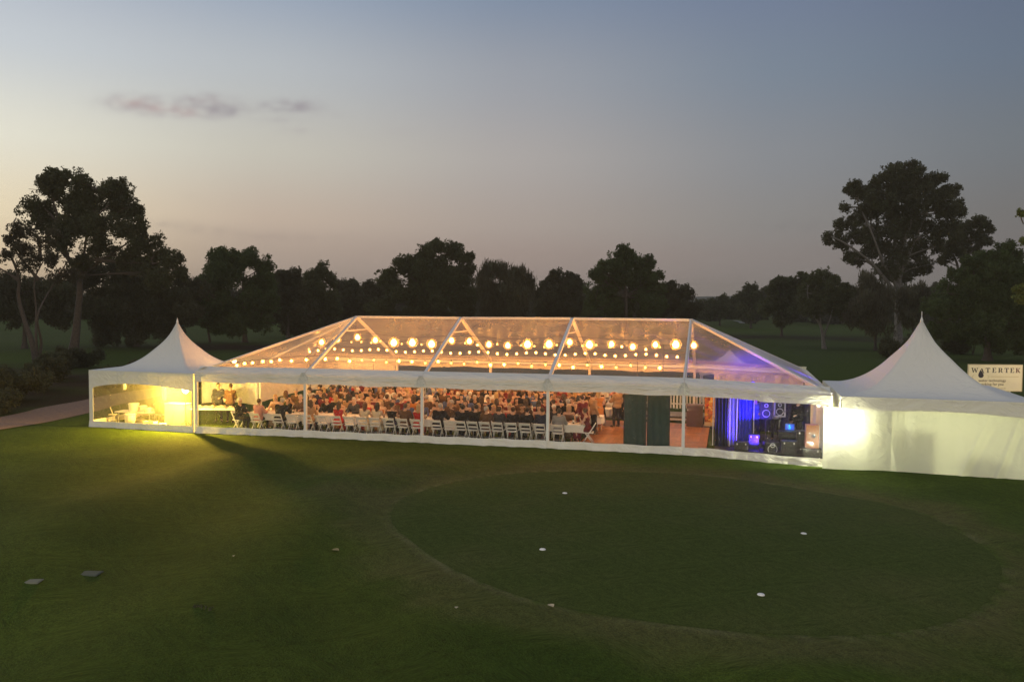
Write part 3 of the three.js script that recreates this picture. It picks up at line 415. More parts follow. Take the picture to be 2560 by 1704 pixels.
for (const [i, k] of [[0, 1], [5, 4]]) mesh('roof_panel', sheet(16, 12, (u, v) => { const h = 5 * (1 - v) - 0.03; return [lerp(BX[i], BX[k], v), lerp(top(i), rid(k), v) + 0.045 + sag(u, v, 0.05), -5 + lerp(-h, h, u), u * 5, v * 2.7]; }), M.roofClear, mq);
// white valances: a strip turned over the eave and a skirted edge that hangs and waves
function valance(ax, az, bx, bz, ya, yb, out, seed) {
  const r = rng(seed), ph = r() * 6, w1 = 0.9 + r() * 0.5, dip = 0.02 + r() * 0.03;
  return sheet(40, 8, (u, v) => {
    const x = lerp(ax, bx, u), z = lerp(az, bz, u), y = lerp(ya, yb, u), ed = Math.sin(Math.PI * u);
    if (v < 0.3) { const k = 1 - v / 0.3; return [x - out[0] * 0.36 * k, y + slope * 0.36 * k + 0.05, z - out[1] * 0.36 * k, u * 2.5, v]; }
    const k = (v - 0.3) / 0.7, wob = (0.045 * Math.sin(u * 17 * w1 + ph) + 0.03 * Math.sin(u * 41 + ph * 2) + 0.045 * N3(u * 14 + v * 4, v * 3, seed) + 0.02 * N3(u * 40, v * 5, seed + 9)) * k * ed + 0.07;
    const low = 0.45 + dip * Math.sin(u * 6.2832 * 1.5 + ph) * ed - 0.035 * Math.exp(-(((u - 0.5) / 0.012) ** 2));
    return [x + out[0] * wob, y + 0.05 - low * k, z + out[1] * wob, u * 2.5, v];
  });
}
for (let i = 0; i < 5; i++) { mesh('valance', valance(BX[i] + 0.01, 0.005, BX[i + 1] - 0.01, 0.005, top(i), top(i + 1), [0, 1], 20 + i), M.canvas, mq); mesh('valance', valance(BX[i] + 0.01, -10.005, BX[i + 1] - 0.01, -10.005, top(i), top(i + 1), [0, -1], 30 + i), M.canvas, mq); }
mesh('valance', valance(-0.005, -0.05, -0.005, -9.95, top(0), top(0), [-1, 0], 40), M.canvas, mq);
mesh('valance', valance(25.005, -0.05, 25.005, -9.95, top(5), top(5), [1, 0], 41), M.canvas, mq);
for (let i = 1; i < 5; i++) { // corner flaps where the valance is tied at each post
  const y = top(i); mesh('corner_flap', sheet(8, 6, (u, v) => { const w = 0.07 + 0.2 * v; return [BX[i] + lerp(-w, w, u), y + 0.07 - 0.42 * v, 0.15 + 0.012 * Math.sin(u * 9 + i) + 0.03 * v * Math.cos((u - 0.5) * 4), u, v]; }), M.canvas, mq);
}
// clear front walls with a white skirt at the foot
const SK = 0.27;
for (let i = 0; i < 5; i++) {
  const g0 = gy(i), g1 = gy(i + 1);
  mesh('clear_wall', sheet(40, 16, (u, v) => { const y = lerp(lerp(g0, g1, u) + SK, lerp(top(i), top(i + 1), u) - 0.36, v); return [lerp(BX[i] + 0.07, BX[i + 1] - 0.07, u), y, 0.02 + 0.016 * Math.sin(u * 31 + i * 2 + v * 2) * (1 - v) + 0.012 * Math.sin(u * 57 + v * 5 + i), u * 2.5 + i * 0.31, v]; }), M.wallClear, mq);
  mesh('skirt', sheet(60, 6, (u, v) => { const x = lerp(BX[i] + 0.005, BX[i + 1] - 0.005, u), k = 1 - v, f = 0.03 * Math.sin(u * 23 + i * 1.7) + 0.02 * Math.sin(u * 51 + i) + 0.04 * N3(u * 12 + v * 3, v * 2, i + 20) + 0.05 * Math.exp(-(((u - 0.53 - 0.05 * Math.sin(i * 3)) / 0.02) ** 2)); return [x, H(x, 0.06) - 0.02 + (SK + 0.03 + 0.012 * Math.sin(u * 19 + i)) * v, 0.05 + k * (0.05 + f) + f * 0.4, u * 2.5, v * 0.2]; }), M.canvas, mq);
}
// sidewalls at the back and the kitchen end: white sheets rolled up off the grass
mesh('wall_panel', sheet(30, 8, (u, v) => [lerp(0.1, 4.9, u), lerp(0.75 + 0.12 * Math.sin(u * 5), 2.2, v) + yAt(2), -9.96 + 0.04 * Math.sin(u * 40), u * 2.5, v]), M.canvas, mq);
mesh('wall_panel', sheet(24, 8, (u, v) => [0.03 + 0.03 * Math.sin(u * 30), lerp(0.7 + 0.15 * u, 2.2, v) + yAt(0), lerp(-5.1, -9.9, u), u * 2.5, v]), M.canvas, mq);
for (const x of [24.97]) mesh('wall_panel', sheet(24, 8, (u, v) => [x + 0.03 * Math.sin(u * 30), lerp(0.1, 2.2, v) + yAt(25), lerp(-0.7, -9.9, u), u * 2.5, v]), M.canvas, mq);
mesh('wall_panel', sheet(24, 8, (u, v) => [lerp(20.9, 24.9, u), lerp(0.1, 2.2, v) + yAt(22), -9.96 + 0.04 * Math.sin(u * 36), u * 2.5, v]), M.canvas, mq);
mesh('backdrop', sheet(60, 8, (u, v) => [lerp(21.1, 24.8, u), lerp(0.28, 2.1, v) + yAt(22), -5.1 + 0.06 * Math.sin(u * 60), u * 2.5, v]), std(0.02, 0.022, 0.04, 0.85), mq);

// ---------------------------------------------------------------- festoon strings: cable, sockets, glowing bulbs, a lamp in each
M.cable = std(0.02, 0.02, 0.02, 0.7);
const bulbGlow = (k) => new THREE.MeshStandardMaterial({ color: rgb(0.9, 0.8, 0.6), emissive: rgb(1, 0.6, 0.2), emissiveIntensity: k, roughness: 0.3 });
M.bulbBright = bulbGlow(34); M.bulb = bulbGlow(20); M.bulbDim = bulbGlow(7);
const AMBER = rgb(1, 0.44, 0.12);
function bulbShape(r) { return new THREE.LatheGeometry([[0.001, -1.15], [0.55, -1.0], [0.92, -0.55], [1, -0.1], [0.85, 0.4], [0.5, 0.85], [0.36, 1.1]].map(([a, b]) => new THREE.Vector2(a * r, b * r)), 14); }
function festoon(label, pts, list, r, hang) {   // list: [x, strength] along the string
  const o = thing('festoon_string', label, 'string lights'), c = new THREE.CatmullRomCurve3(pts.map((p) => V(...p)));
  mesh('cable', new THREE.TubeGeometry(c, 90, 0.012, 5), M.cable, o);
  const globes = {}, sg = cyl(0.02, 0.024, 0.07, 0, -hang + 0.05 + 0.035, 0, 8), bg = {};
  for (const [x, k] of list) {
    let lo = 0, hi = 1; for (let i = 0; i < 30; i++) { const m = (lo + hi) / 2; if (c.getPoint(m).x < x) lo = m; else hi = m; }
    const p = c.getPoint(lo).add(V(0, -0.035 + 0.05 * Math.sin(x * 37.7), 0.04 * Math.sin(x * 91.3))), R = r * (k > 1.2 ? 1.25 : k < 0.4 ? 0.8 : 1), g = bg[R] ??= bulbShape(R).translate(0, -hang - R * 0.8 + 0.04, 0);
    const b = mesh('bulb', g, k > 1.2 ? M.bulbBright : k < 0.4 ? M.bulbDim : M.bulb, o); b.position.copy(p);
    mesh('globe', globes[R] ??= ball(R * 1.8, 18, 12).translate(0, -hang - R * 0.8 + 0.04, 0), M.globe, b);
    mesh('socket', [sg.clone(), rod(V(0, 0, 0), V(0, -hang + 0.1, 0), 0.006, 0.006, 5)], M.cable, b);
    const l = new THREE.PointLight(AMBER, BULB_CD * k); l.position.set(p.x, p.y - hang - R * 0.8 + 0.04, p.z); l.castShadow = true; l.shadow.radius = R / 0.02 * 0.8; o.add(l);
  }
}
const BULB_CD = 1.45;
const Y = (x, y) => y + yAt(clamp(x, 0, 25)) * 0.6;
festoon('festoon string of large glowing bulbs under the marquee ridge', [[2.9, 3.72, -5], [5, 4.02, -5], [7.5, 3.86, -5], [10, 3.98, -5], [12.5, 3.87, -5], [15, 4.02, -5], [17.5, 3.93, -5], [20.35, 4.08, -5]],
  [[3.23, 1], [4.03, 0.8], [5.05, 1], [5.93, 1], [6.83, 1.5], [7.72, 1.5], [8.63, 1.4], [9.55, 1.1], [10.4, 1], [11.3, 1], [12.15, 0.9], [13.04, 1.6], [14.0, 1.4], [14.9, 1], [15.76, 1.5], [16.7, 1], [17.6, 1], [18.55, 1], [19.39, 1.6], [20.13, 1]], 0.11, 0.17);
{
  const a = [], b = []; const r = rng(8);
  for (let x = 0.95; x < 19.6; x += 0.47) a.push([x, 0.45 + 0.25 * r()]);
  festoon('festoon string of small bulbs along the back slope of the marquee roof', [[0.5, 3.02, -8.2], [2.8, 3.14, -8.2], [7, 3.14, -8.2], [11.3, 3.16, -8.2], [15.3, 3.2, -8.2], [20, 3.24, -8.2]], a, 0.05, 0.09);
  for (const x of [0.83, 1.2, 1.56, 2.05, 2.5, 2.9, 3.45, 4.15, 5.0]) b.push([x, 0.7 + 0.4 * r()]);
  for (let x = 5.55, i = 0; x < 19; x += 0.56, i++) b.push([x, [0.9, 0.6, 0.3, 0.25, 0.3, 0.45, 0.6, 0.3, 0.8, 0.25, 0.3, 0.25][i % 12]]);
  festoon('festoon string of small bulbs along the front slope of the marquee roof', [[0.4, 2.74, -1.8], [1.56, 2.87, -1.8], [2.9, 3.04, -1.8], [4.15, 3.14, -1.8], [6.8, 3.14, -1.8], [10, 3.14, -1.8], [15, 3.15, -1.8], [19.6, 3.2, -1.8]], b, 0.055, 0.09);
}
{
  const r = rng(18), a = []; for (let x = 3.7; x < 19.5; x += 0.42 + 0.22 * r()) a.push([x, 0.25 + 0.4 * r() * r()]);
  festoon('festoon string of faint bulbs between the ridge and the back slope', [[3.2, 3.5, -7.2], [5, 3.62, -7.2], [7.6, 3.54, -7.2], [10, 3.64, -7.2], [12.6, 3.56, -7.2], [15, 3.66, -7.2], [17.5, 3.6, -7.2], [20, 3.68, -7.2]], a, 0.045, 0.1);
}
{ // a lamp outside at the kitchen end, and three lamps low over the stage side
  const lamp = (name, label, x, y, z, r, k, from) => { const o = thing(name, label, 'lamp', [x, y, z]); mesh('bulb', bulbShape(r), M.bulbBright, o); mesh('cord', rod(V(0, r, 0), V(0, from - y, 0), 0.01), M.cable, o); const l = new THREE.PointLight(AMBER, k); l.position.set(0, 0, 0); l.shadow.radius = r / 0.02; l.castShadow = true; o.add(l); };
  lamp('bulb_lamp', 'single bright bulb hanging outside the kitchen end of the marquee', -0.12, 2.72, -3.1, 0.1, 1.6, 2.86);
  lamp('pendant_lamp', 'bright pendant bulb over the dark wall panels', 18.0, 2.42, -3.2, 0.11, 2.2, 3.75);
  lamp('pendant_lamp', 'smaller pendant bulb beside the fifth post of the marquee', 19.0, 2.34, -3.4, 0.07, 1.0, 3.85);
  lamp('pendant_lamp', 'pendant bulb just past the fifth post on the stage side', 19.95, 2.33, -3.4, 0.08, 1.2, 3.9);
  lamp('pendant_lamp', 'bright pendant bulb over the tables in the second bay', 6.65, 2.45, -1.1, 0.1, 1.6, 2.95);
  lamp('pendant_lamp', 'smaller pendant bulb over the tables near the third post', 7.5, 2.38, -1.1, 0.07, 1.0, 2.95);
}
// ---------------------------------------------------------------- peaked pavilions
function peakRoof(s, y0, h, p, flat) {   // four hips sweeping up to a point: square at the eave, round near the top
  return sheet(96, 40, (u, v) => {
    const a = u * 2 * Math.PI, t = 1 - v, c = Math.cos(a), q = Math.sin(a), sq = 1 / Math.max(Math.abs(c), Math.abs(q)), k = lerp(1.05, sq, sstep(0.02, 0.3, t));
    const corner = clamp((sq - 1) / 0.4142), x = c * k * s * t, z = q * k * s * t;
    const y = y0 + h * Math.pow(1 - t, p) - 0.1 * (1 - corner) * Math.sin(Math.PI * Math.min(1, t * 1.05)) * flat;
    return [x, y, z, u * 12, v * 4];
  });
}
function wallFrame(w, h, hole) {   // a white wall sheet with a cut window: hole = [x0, x1, y0, ySide, yMid]
  const s = new THREE.Shape([[0, 0], [w, 0], [w, h], [0, h]].map(([x, y]) => new THREE.Vector2(x, y)));
  const pts = hole ? [new THREE.Vector2(hole[0], hole[2]), new THREE.Vector2(hole[1], hole[2])] : [];
  if (hole) { for (let k = 0; k <= 20; k++) { const u = 1 - k / 20; pts.push(new THREE.Vector2(lerp(hole[0], hole[1], u), hole[3] + (hole[4] - hole[3]) * Math.sin(Math.PI * Math.pow(u, 0.8)))); } s.holes.push(new THREE.Path(pts)); }
  const g = new THREE.ExtrudeGeometry(s, { depth: 0.012, bevelEnabled: false }); const uv = g.attributes.uv; for (let i = 0; i < uv.count; i++) uv.setXY(i, uv.getX(i) * 0.5, uv.getY(i) * 0.5);
  return [g, pts];
}
const flatShape = (pts) => { const g = new THREE.ShapeGeometry(new THREE.Shape(pts)); const uv = g.attributes.uv; for (let i = 0; i < uv.count; i++) uv.setXY(i, uv.getX(i) * 0.4, uv.getY(i) * 0.4); return g; };
{
  const W = 5.12, S = W / 2, cx = -0.1 - S, cz = -S, gy0 = H(-2.6, 0), EV = 2.46, pv = thing('kitchen_pavilion', 'small white peaked pavilion with a clear front window used as the kitchen', 'pavilion', [cx, gy0, cz]);
  mesh('roof', peakRoof(S + 0.04, EV, 2.12, 2.9, 0.5), M.roofFabric, pv);
  mesh('finial', [new THREE.ConeGeometry(0.06, 0.22, 10).translate(0, EV + 2.12 + 0.03, 0)], M.aluWhite, pv);
  for (const [x, z] of [[-S + 0.06, S - 0.06], [S - 0.1, S - 0.12], [-S + 0.06, -S + 0.06], [S - 0.06, -S + 0.06]]) mesh('post', cyl(0.055, 0.055, EV, x, EV / 2 - 0.02, z, 14), M.aluWhite, pv);
  for (const [a, b] of [[V(-S + 0.12, EV - 0.08, S - 0.06), V(S - 0.12, EV - 0.08, S - 0.06)], [V(-S + 0.12, EV - 0.08, -S + 0.06), V(S - 0.12, EV - 0.08, -S + 0.06)], [V(-S + 0.06, EV - 0.08, S - 0.12), V(-S + 0.06, EV - 0.08, -S + 0.12)], [V(S - 0.06, EV - 0.08, S - 0.12), V(S - 0.06, EV - 0.08, -S + 0.12)]]) mesh('eave_beam', beam(a, b, 0.06, 0.1), M.alu, pv);
  const [g, pts] = wallFrame(W, EV, [0.2, 5.05, 0.27, 1.72, 1.93]); mesh('wall_panel', g.translate(-S, 0, S + 0.02), M.canvas, pv);
  mesh('clear_window', flatShape(pts).translate(-S, 0, S + 0.018), M.kitchenClear, pv);
  mesh('skirt', sheet(50, 5, (u, v) => { const x = lerp(-S, S, u); return [x, H(cx + x, 0.1) - gy0 - 0.04 + 0.3 * v, S + 0.045 + (1 - v) * (0.05 + 0.03 * Math.sin(u * 22) + 0.02 * Math.sin(u * 47)), u * 2.5, v * 0.2]; }), M.canvas, pv);
  const [g2, pts2] = wallFrame(W, EV, [0.2, 4.92, 0.27, 1.72, 1.93]); mesh('wall_panel', g2.rotateY(-Math.PI / 2).translate(-S - 0.012, 0, -S), M.canvas, pv);
  mesh('clear_window', flatShape(pts2).rotateY(-Math.PI / 2).translate(-S - 0.016, 0, -S), M.wallClear, pv);
  mesh('back_wall', sheet(30, 8, (u, v) => [lerp(-0.5, S - 0.1, u), lerp(0.5 + 0.12 * Math.sin(u * 3), EV - 0.3, v), -S + 0.03 + 0.035 * Math.sin(u * 38), u * 1.5, v]), M.canvas, pv);
  mesh('valance', sheet(30, 4, (u, v) => [lerp(-S, S, u), lerp(EV - 0.36 - 0.03 * Math.sin(u * 30), EV, v), -S - 0.01, u * 2.5, v * 0.2]), M.canvas, pv);
}
{
  const W = 6.1, S = W / 2, cx = 25.36 + S, cz = -S + 0.05, gy0 = H(28, 0) - 0.02, EV = 2.52, pv = thing('white_pavilion', 'large white peaked pavilion with a closed glowing wall beside the stage end', 'pavilion', [cx, gy0, cz]);
  mesh('roof', peakRoof(S + 0.04, EV, 2.66, 2.35, 0.8), M.roofFabric, pv);
  mesh('finial', [new THREE.ConeGeometry(0.06, 0.2, 10).translate(0, EV + 2.66 + 0.02, 0), cyl(0.012, 0.012, 0.22, 0, EV + 2.66 + 0.16, 0, 6)], M.aluWhite, pv);
  for (const [x, z] of [[-S + 0.06, S - 0.06], [S - 0.06, S - 0.06], [-S + 0.06, -S + 0.06], [S - 0.06, -S + 0.06]]) mesh('post', cyl(0.055, 0.055, EV, x, EV / 2 - 0.02, z, 14), M.aluWhite, pv);
  for (const [a, b] of [[V(-S + 0.12, EV - 0.08, S - 0.06), V(S - 0.12, EV - 0.08, S - 0.06)], [V(-S + 0.12, EV - 0.08, -S + 0.06), V(S - 0.12, EV - 0.08, -S + 0.06)], [V(-S + 0.06, EV - 0.08, S - 0.12), V(-S + 0.06, EV - 0.08, -S + 0.12)], [V(S - 0.06, EV - 0.08, S - 0.12), V(S - 0.06, EV - 0.08, -S + 0.12)]]) mesh('eave_beam', beam(a, b, 0.06, 0.1), M.alu, pv);
  const val = (ry, out) => mesh('valance', sheet(60, 6, (u, v) => { const low = 0.57 - 0.16 * Math.sin(Math.PI * u); return [lerp(-S - 0.02, S + 0.02, u), EV + 0.02 - low * (1 - v), S + 0.03 + 0.03 * (1 - v), u * 3, v * 0.3]; }).rotateY(ry), M.canvas, pv);
  val(0); val(-Math.PI / 2); val(Math.PI / 2);
  // the closed front wall, with slack diagonal folds towards its far corner
  mesh('wall_panel', sheet(140, 60, (u, v) => {
    const x = lerp(-S + 0.05, S - 0.05, u), y = lerp(-0.06, EV - 0.1, v); let d = 0.012 * Math.sin(u * 30 + 3 * v) + 0.008 * Math.sin(u * 71);
    for (const [u0, sl, w, a] of [[0.62, 0.16, 0.012, 0.06], [0.66, 0.2, 0.018, -0.05], [0.8, 0.13, 0.012, 0.07], [0.845, 0.12, 0.016, -0.05], [0.93, 0.05, 0.012, 0.05], [0.12, 0.06, 0.012, 0.025], [0.3, -0.1, 0.01, 0.02]]) d += a * Math.exp(-(((u - u0 - sl * v) / w) ** 2)) * (0.4 + 0.6 * Math.sin(Math.PI * Math.min(1, v + 0.25)));
    return [x, y + (v < 0.05 ? -0.02 : 0), S - 0.005 + d * 0.9 + 0.05 * (1 - v) * 0.6, u * 3, v * 1.2];
  }), M.canvasSheer, pv);
  mesh('wall_panel', sheet(60, 12, (u, v) => [-S + 0.02 + 0.02 * Math.sin(u * 44), lerp(0, EV - 0.1, v), lerp(S - 0.5, -S + 0.1, u), u * 3, v]), M.canvasSheer, pv);
  mesh('corner_curtain', sheet(60, 24, (u, v) => { const x = lerp(-S - 0.62, -S + 1.6, u), k = Math.exp(-(((u - 0.26) / 0.4) ** 2)) * (u < 0.26 ? 0.4 : 1) + (u < 0.26 ? 0.6 : 0); return [x, lerp(0.05, 2.2 - 0.14 * u, v) , S + 0.055 + 0.27 * k + (0.008 * Math.sin(u * 15 + v) + 0.004 * Math.sin(u * 34 + v * 3)) * k, u * 1.2, v * 1.2]; }), M.canvasSheer, pv);
  // lamp inside
  const lampo = thing('work_light', 'work light hanging inside the closed white pavilion', 'lamp', [28.7, gy0 + 2.1, -4.0]);
  const LM = new THREE.MeshStandardMaterial({ color: rgb(0.9, 0.95, 0.8), emissive: rgb(0.92, 1, 0.62), emissiveIntensity: 12 });
  mesh('tube', new THREE.CapsuleGeometry(0.05, 0.34, 4, 10).rotateZ(Math.PI / 2), LM, lampo); mesh('cord', rod(V(0, 0.05, 0), V(0, 1.2, 0), 0.01), M.cable, lampo);
  const l = new THREE.PointLight(rgb(0.95, 0.95, 0.5), 40); l.castShadow = true; l.shadow.radius = 24; lampo.add(l);
  // fridges whose outlines show through the wall
  const white = std(0.7, 0.7, 0.72, 0.4);
  const fridge = (label, x, w, h, d, z) => { const f = thing('drinks_fridge', label, 'fridge', [x, H(x, z) + 0.01, z]); mesh('cabinet', [box(w, h - 0.1, d, 0, h / 2 + 0.02, 0), box(w * 0.9, 0.06, d * 0.9, 0, 0.03, 0)], std(0.2, 0.22, 0.25, 0.5), f); mesh('door', box(w - 0.04, h - 0.24, 0.05, 0, h / 2 + 0.06, -d / 2 - 0.027), white, f); mesh('handle', rod(V(w / 2 - 0.1, h * 0.5, -d / 2 - 0.08), V(w / 2 - 0.1, h * 0.75, -d / 2 - 0.08), 0.012), M.alu, f); };
  fridge('tall fridge casting a dark outline on the glowing pavilion wall', 28.05, 0.72, 1.6, 0.6, -1.25); fridge('lower fridge making a fainter outline on the pavilion wall', 29.35, 0.7, 1.15, 0.6, -1.7);
}
{
  const S = 1.5, pv = thing('gazebo', 'small white peaked gazebo seen through the clear roof behind the dance floor', 'gazebo', [21.6, H(21.6, -15), -15]);
  mesh('roof', peakRoof(S, 2.05, 1.0, 1.8, 0.4), M.roofFabric, pv); for (const a of [-1, 1]) for (const b of [-1, 1]) mesh('post', cyl(0.04, 0.04, 2.05, a * (S - 0.08), 1.02, b * (S - 0.08), 10), M.aluWhite, pv);
  mesh('valance', [[0, S, 0], [0, S, Math.PI / 2], [0, S, Math.PI], [0, S, -Math.PI / 2]].map(([x, z, t]) => sheet(16, 2, (u, v) => [lerp(-S + 0.01, S - 0.01, u), 1.8 + 0.25 * v - 0.03 * Math.sin(u * 25) * (1 - v), z - 0.005, u, v]).rotateY(t)), M.roofFabric, pv);
}
{ // kitchen: the glaring lamp and what stands round it
  const g = (x, z) => H(x, z), o = thing('flood_lamp', 'glaring flood lamp on a stand inside the kitchen pavilion window', 'lamp', [-1.1, g(-1.1, -0.88), -0.88]);
  mesh('stand', [rod(V(0, 0.05, 0), V(0, 1.5, 0), 0.018), ...[0, 2.1, 4.2].map((a) => rod(V(0, 0.35, 0), V(Math.cos(a) * 0.38, 0.01, Math.sin(a) * 0.38), 0.012))], M.dark, o);
  mesh('bulb', ball(0.13, 16, 12).translate(0, 1.66, 0), new THREE.MeshStandardMaterial({ color: rgb(1, 0.9, 0.7), emissive: rgb(1, 0.75, 0.3), emissiveIntensity: 60 }), o);
  const l = new THREE.PointLight(rgb(1, 0.6, 0.12), KITCHEN_CD * 0.15); l.position.set(0, 1.66, 0); l.castShadow = true; l.shadow.radius = 3; o.add(l);
  const l2 = new THREE.SpotLight(rgb(1, 0.62, 0.08), KITCHEN_CD, 0, 1.48, 0.25); l2.position.set(0, 1.66, 0.0); l2.target.position.set(-0.2, 1.0, 2); l2.castShadow = true; l2.shadow.radius = 3; o.add(l2, l2.target);
  mesh('cage', [0, 1, 2, 3].map((k) => new THREE.TorusGeometry(0.165, 0.006, 5, 20).rotateY(k * Math.PI / 4).translate(0, 1.66, 0)), M.dark, o);
  const W = std(0.78, 0.77, 0.74, 0.6), cream = std(0.72, 0.66, 0.5, 0.5), steel = std(0.6, 0.6, 0.6, 0.3, { metalness: 0.8 });
  const tub = (r0, r1, h) => new THREE.LatheGeometry([[0.001, 0], [r0, 0], [r1, h], [r1 + 0.015, h], [r1 + 0.015, h - 0.03], [r1 - 0.012, h - 0.012], [r0 - 0.012, 0.02], [0.001, 0.02]].map(([a, b]) => new THREE.Vector2(a, b)), 24);
  const table = (label, x, z, w, d, h, turn) => { const t = thing('trestle_table', label, 'table', [x, g(x, z), z], turn); mesh('tabletop', box(w, 0.04, d, 0, h - 0.02, 0), W, t); for (const [a, b] of [[-1, -1], [-1, 1], [1, -1], [1, 1]]) mesh('leg', rod(V(a * (w / 2 - 0.15), 0, b * (d / 2 - 0.08)), V(a * (w / 2 - 0.15), h - 0.04, b * (d / 2 - 0.1)), 0.018), steel, t); return t; };
  table('white trestle table with tubs beside the kitchen window', -4.15, -1.7, 1.8, 0.7, 0.5, 0.08);
  table('long buffet table with trays running into the marquee', -0.4, -2.05, 2.5, 0.75, 0.76, 0.2);
  table('low work table under the dark pot', -3.1, -2.1, 0.9, 0.6, 0.4, 0);
  const put = (name, label, cat, geo, mat, x, y, z, more) => { const t = thing(name, label, cat, [x, g(x, z) + y, z]); mesh(more?.n ?? 'body', geo, mat, t); if (more?.extra) mesh(more.extra[0], more.extra[1], more.extra[2], t); return t; };
  const lid = (r) => cyl(r, r, 0.03, 0, 0, 0, 24);
  put('plastic_tub', 'round white tub on the kitchen table', 'tub', tub(0.2, 0.23, 0.34), W, -4.28, 0.5, -1.62, { extra: ['lid', lid(0.22).translate(0, 0.35, 0), W] });
  put('plastic_tub', 'white tub beside the round one on the kitchen table', 'tub', tub(0.14, 0.16, 0.24), W, -3.85, 0.5, -1.7, { extra: ['lid', lid(0.155).translate(0, 0.25, 0), W] });
  put('plastic_tub', 'smaller white tub at the table end near the dark pot', 'tub', tub(0.15, 0.17, 0.18), W, -3.5, 0.5, -1.55, { extra: ['lid', lid(0.165).translate(0, 0.19, 0), W] });
  put('plastic_tub', 'tall white tub on the grass before the kitchen table', 'tub', tub(0.22, 0.24, 0.46), W, -3.9, 0.02, -0.9, { extra: ['lid', lid(0.23).translate(0, 0.47, 0), W] });
  put('plastic_tub', 'small white tub on the grass close to the window edge', 'tub', tub(0.11, 0.13, 0.16), cream, -4.72, 0.02, -0.85, { extra: ['lid', lid(0.13).translate(0, 0.17, 0), W] });
  put('serving_tray', 'white oval tray lying on the grass in the kitchen corner', 'tray', new THREE.LatheGeometry([[0.001, 0], [0.2, 0], [0.3, 0.05], [0.29, 0.055], [0.19, 0.012], [0.001, 0.012]].map(([a, b]) => new THREE.Vector2(a, b)), 24).scale(1.15, 1, 0.7), W, -4.98, 0.06, -0.5);
  put('cooking_pot', 'large dark pot on the low work table', 'pot', tub(0.29, 0.31, 0.56), std(0.035, 0.022, 0.016, 0.6), -3.1, 0.41, -1.95, { extra: ['handle', [new THREE.TorusGeometry(0.06, 0.012, 6, 14).rotateY(Math.PI / 2).translate(0.35, 0.4, 0), new THREE.TorusGeometry(0.06, 0.012, 6, 14).rotateY(Math.PI / 2).translate(-0.35, 0.4, 0)], steel] });
  put('stacked_plates', 'pile of white plates on the grass by the cabinet', 'plates', [0, 1, 2, 3, 4].map((k) => cyl(0.17, 0.12, 0.025, (k % 2) * 0.01, 0.03 + k * 0.03, 0, 24)), W, -2.15, 0.02, -0.75);
  put('food_crate', 'pale crate on the grass between the pot and the cabinet', 'crate', [box(0.5, 0.02, 0.34, 0, 0.02, 0), box(0.5, 0.24, 0.02, 0, 0.13, 0.16), box(0.5, 0.24, 0.02, 0, 0.13, -0.16), box(0.02, 0.24, 0.3, 0.24, 0.13, 0), box(0.02, 0.24, 0.3, -0.24, 0.13, 0)], cream, -2.65, 0.02, -0.6);
  put('rubbish_bag', 'dark rubbish bag slumped on the grass by the crate', 'bag', new THREE.SphereGeometry(0.24, 14, 10).scale(1.1, 0.75, 0.9).translate(0, 0.17, 0), std(0.03, 0.028, 0.03, 0.4), -3.25, 0.0, -0.75, { extra: ['knot', new THREE.ConeGeometry(0.06, 0.14, 8).rotateX(Math.PI).translate(0.02, 0.4, 0), std(0.03, 0.028, 0.03, 0.4)] });
  { const c = thing('warming_cabinet', 'cream warming cabinet standing against the end of the kitchen window', 'cabinet', [-1.8, g(-1.8, -1.3), -1.3]); mesh('cabinet', [box(0.96, 0.9, 0.5, 0, 0.53, 0), box(0.9, 0.06, 0.44, 0, 0.03, 0)], cream, c); mesh('top', box(1.0, 0.035, 0.54, 0, 1.0, 0), W, c); for (const s of [-1, 1]) { const d = mesh('door', box(0.45, 0.82, 0.02, s * 0.235, 0.54, 0.262), cream, c); mesh('handle', rod(V(-s * 0.01 + s * 0.05, 0.45, 0.295), V(s * 0.05 - s * 0.01, 0.62, 0.295), 0.01), steel, d); } }
  { const c = thing('folding_stool', 'pale folding stool leaning at the kitchen corner post', 'stool', [-4.95, g(-4.9, -1.05), -1.1], 0.3); mesh('leg', rod(V(-0.12, 0.72, 0), V(0.14, 0.02, 0.02), 0.02), cream, c); mesh('leg', rod(V(0.16, 0.4, 0.06), V(-0.12, 0.02, 0.06), 0.02), cream, c); mesh('seat', box(0.3, 0.03, 0.26, 0.02, 0.4, 0.05), cream, c); }
  put('hanging_towel', 'white towel hanging inside the top of the kitchen window', 'towel', sheet(8, 10, (u, v) => [lerp(-0.07, 0.07, u) + 0.02 * Math.sin(v * 5), lerp(0, 0.34, v), 0.02 * Math.sin(u * 9 + v * 2), u, v]), W, -3.7, 1.62, -0.3);
  // trays of food on the buffet
  for (const [i, [x, z, w]] of [[-1.25, -1.88, 0.42], [-0.7, -1.98, 0.5], [-0.15, -2.1, 0.46], [0.38, -2.22, 0.4]].entries()) {
    const t = thing('buffet_tray', ORD[i] + ' metal food tray along the buffet table from the window', 'tray', [x, g(x, z) + 0.762, z], 0.2, 'food trays on the buffet table');
    mesh('tray', [box(w, 0.015, 0.34, 0, 0.008, 0), box(w, 0.06, 0.012, 0, 0.03, 0.17), box(w, 0.06, 0.012, 0, 0.03, -0.17), box(0.012, 0.06, 0.34, w / 2, 0.03, 0), box(0.012, 0.06, 0.34, -w / 2, 0.03, 0)], steel, t);
    const r = rng(50 + i); mesh('food', Array.from({ length: 16 }, () => ball(0.035 + 0.025 * r(), 7, 5).scale(1.2, 0.8, 1).translate((r() - 0.5) * (w - 0.1), 0.05 + 0.03 * r(), (r() - 0.5) * 0.26)), std(0.62 + 0.1 * (i % 2), 0.48, 0.28, 0.7), t);
  }
}
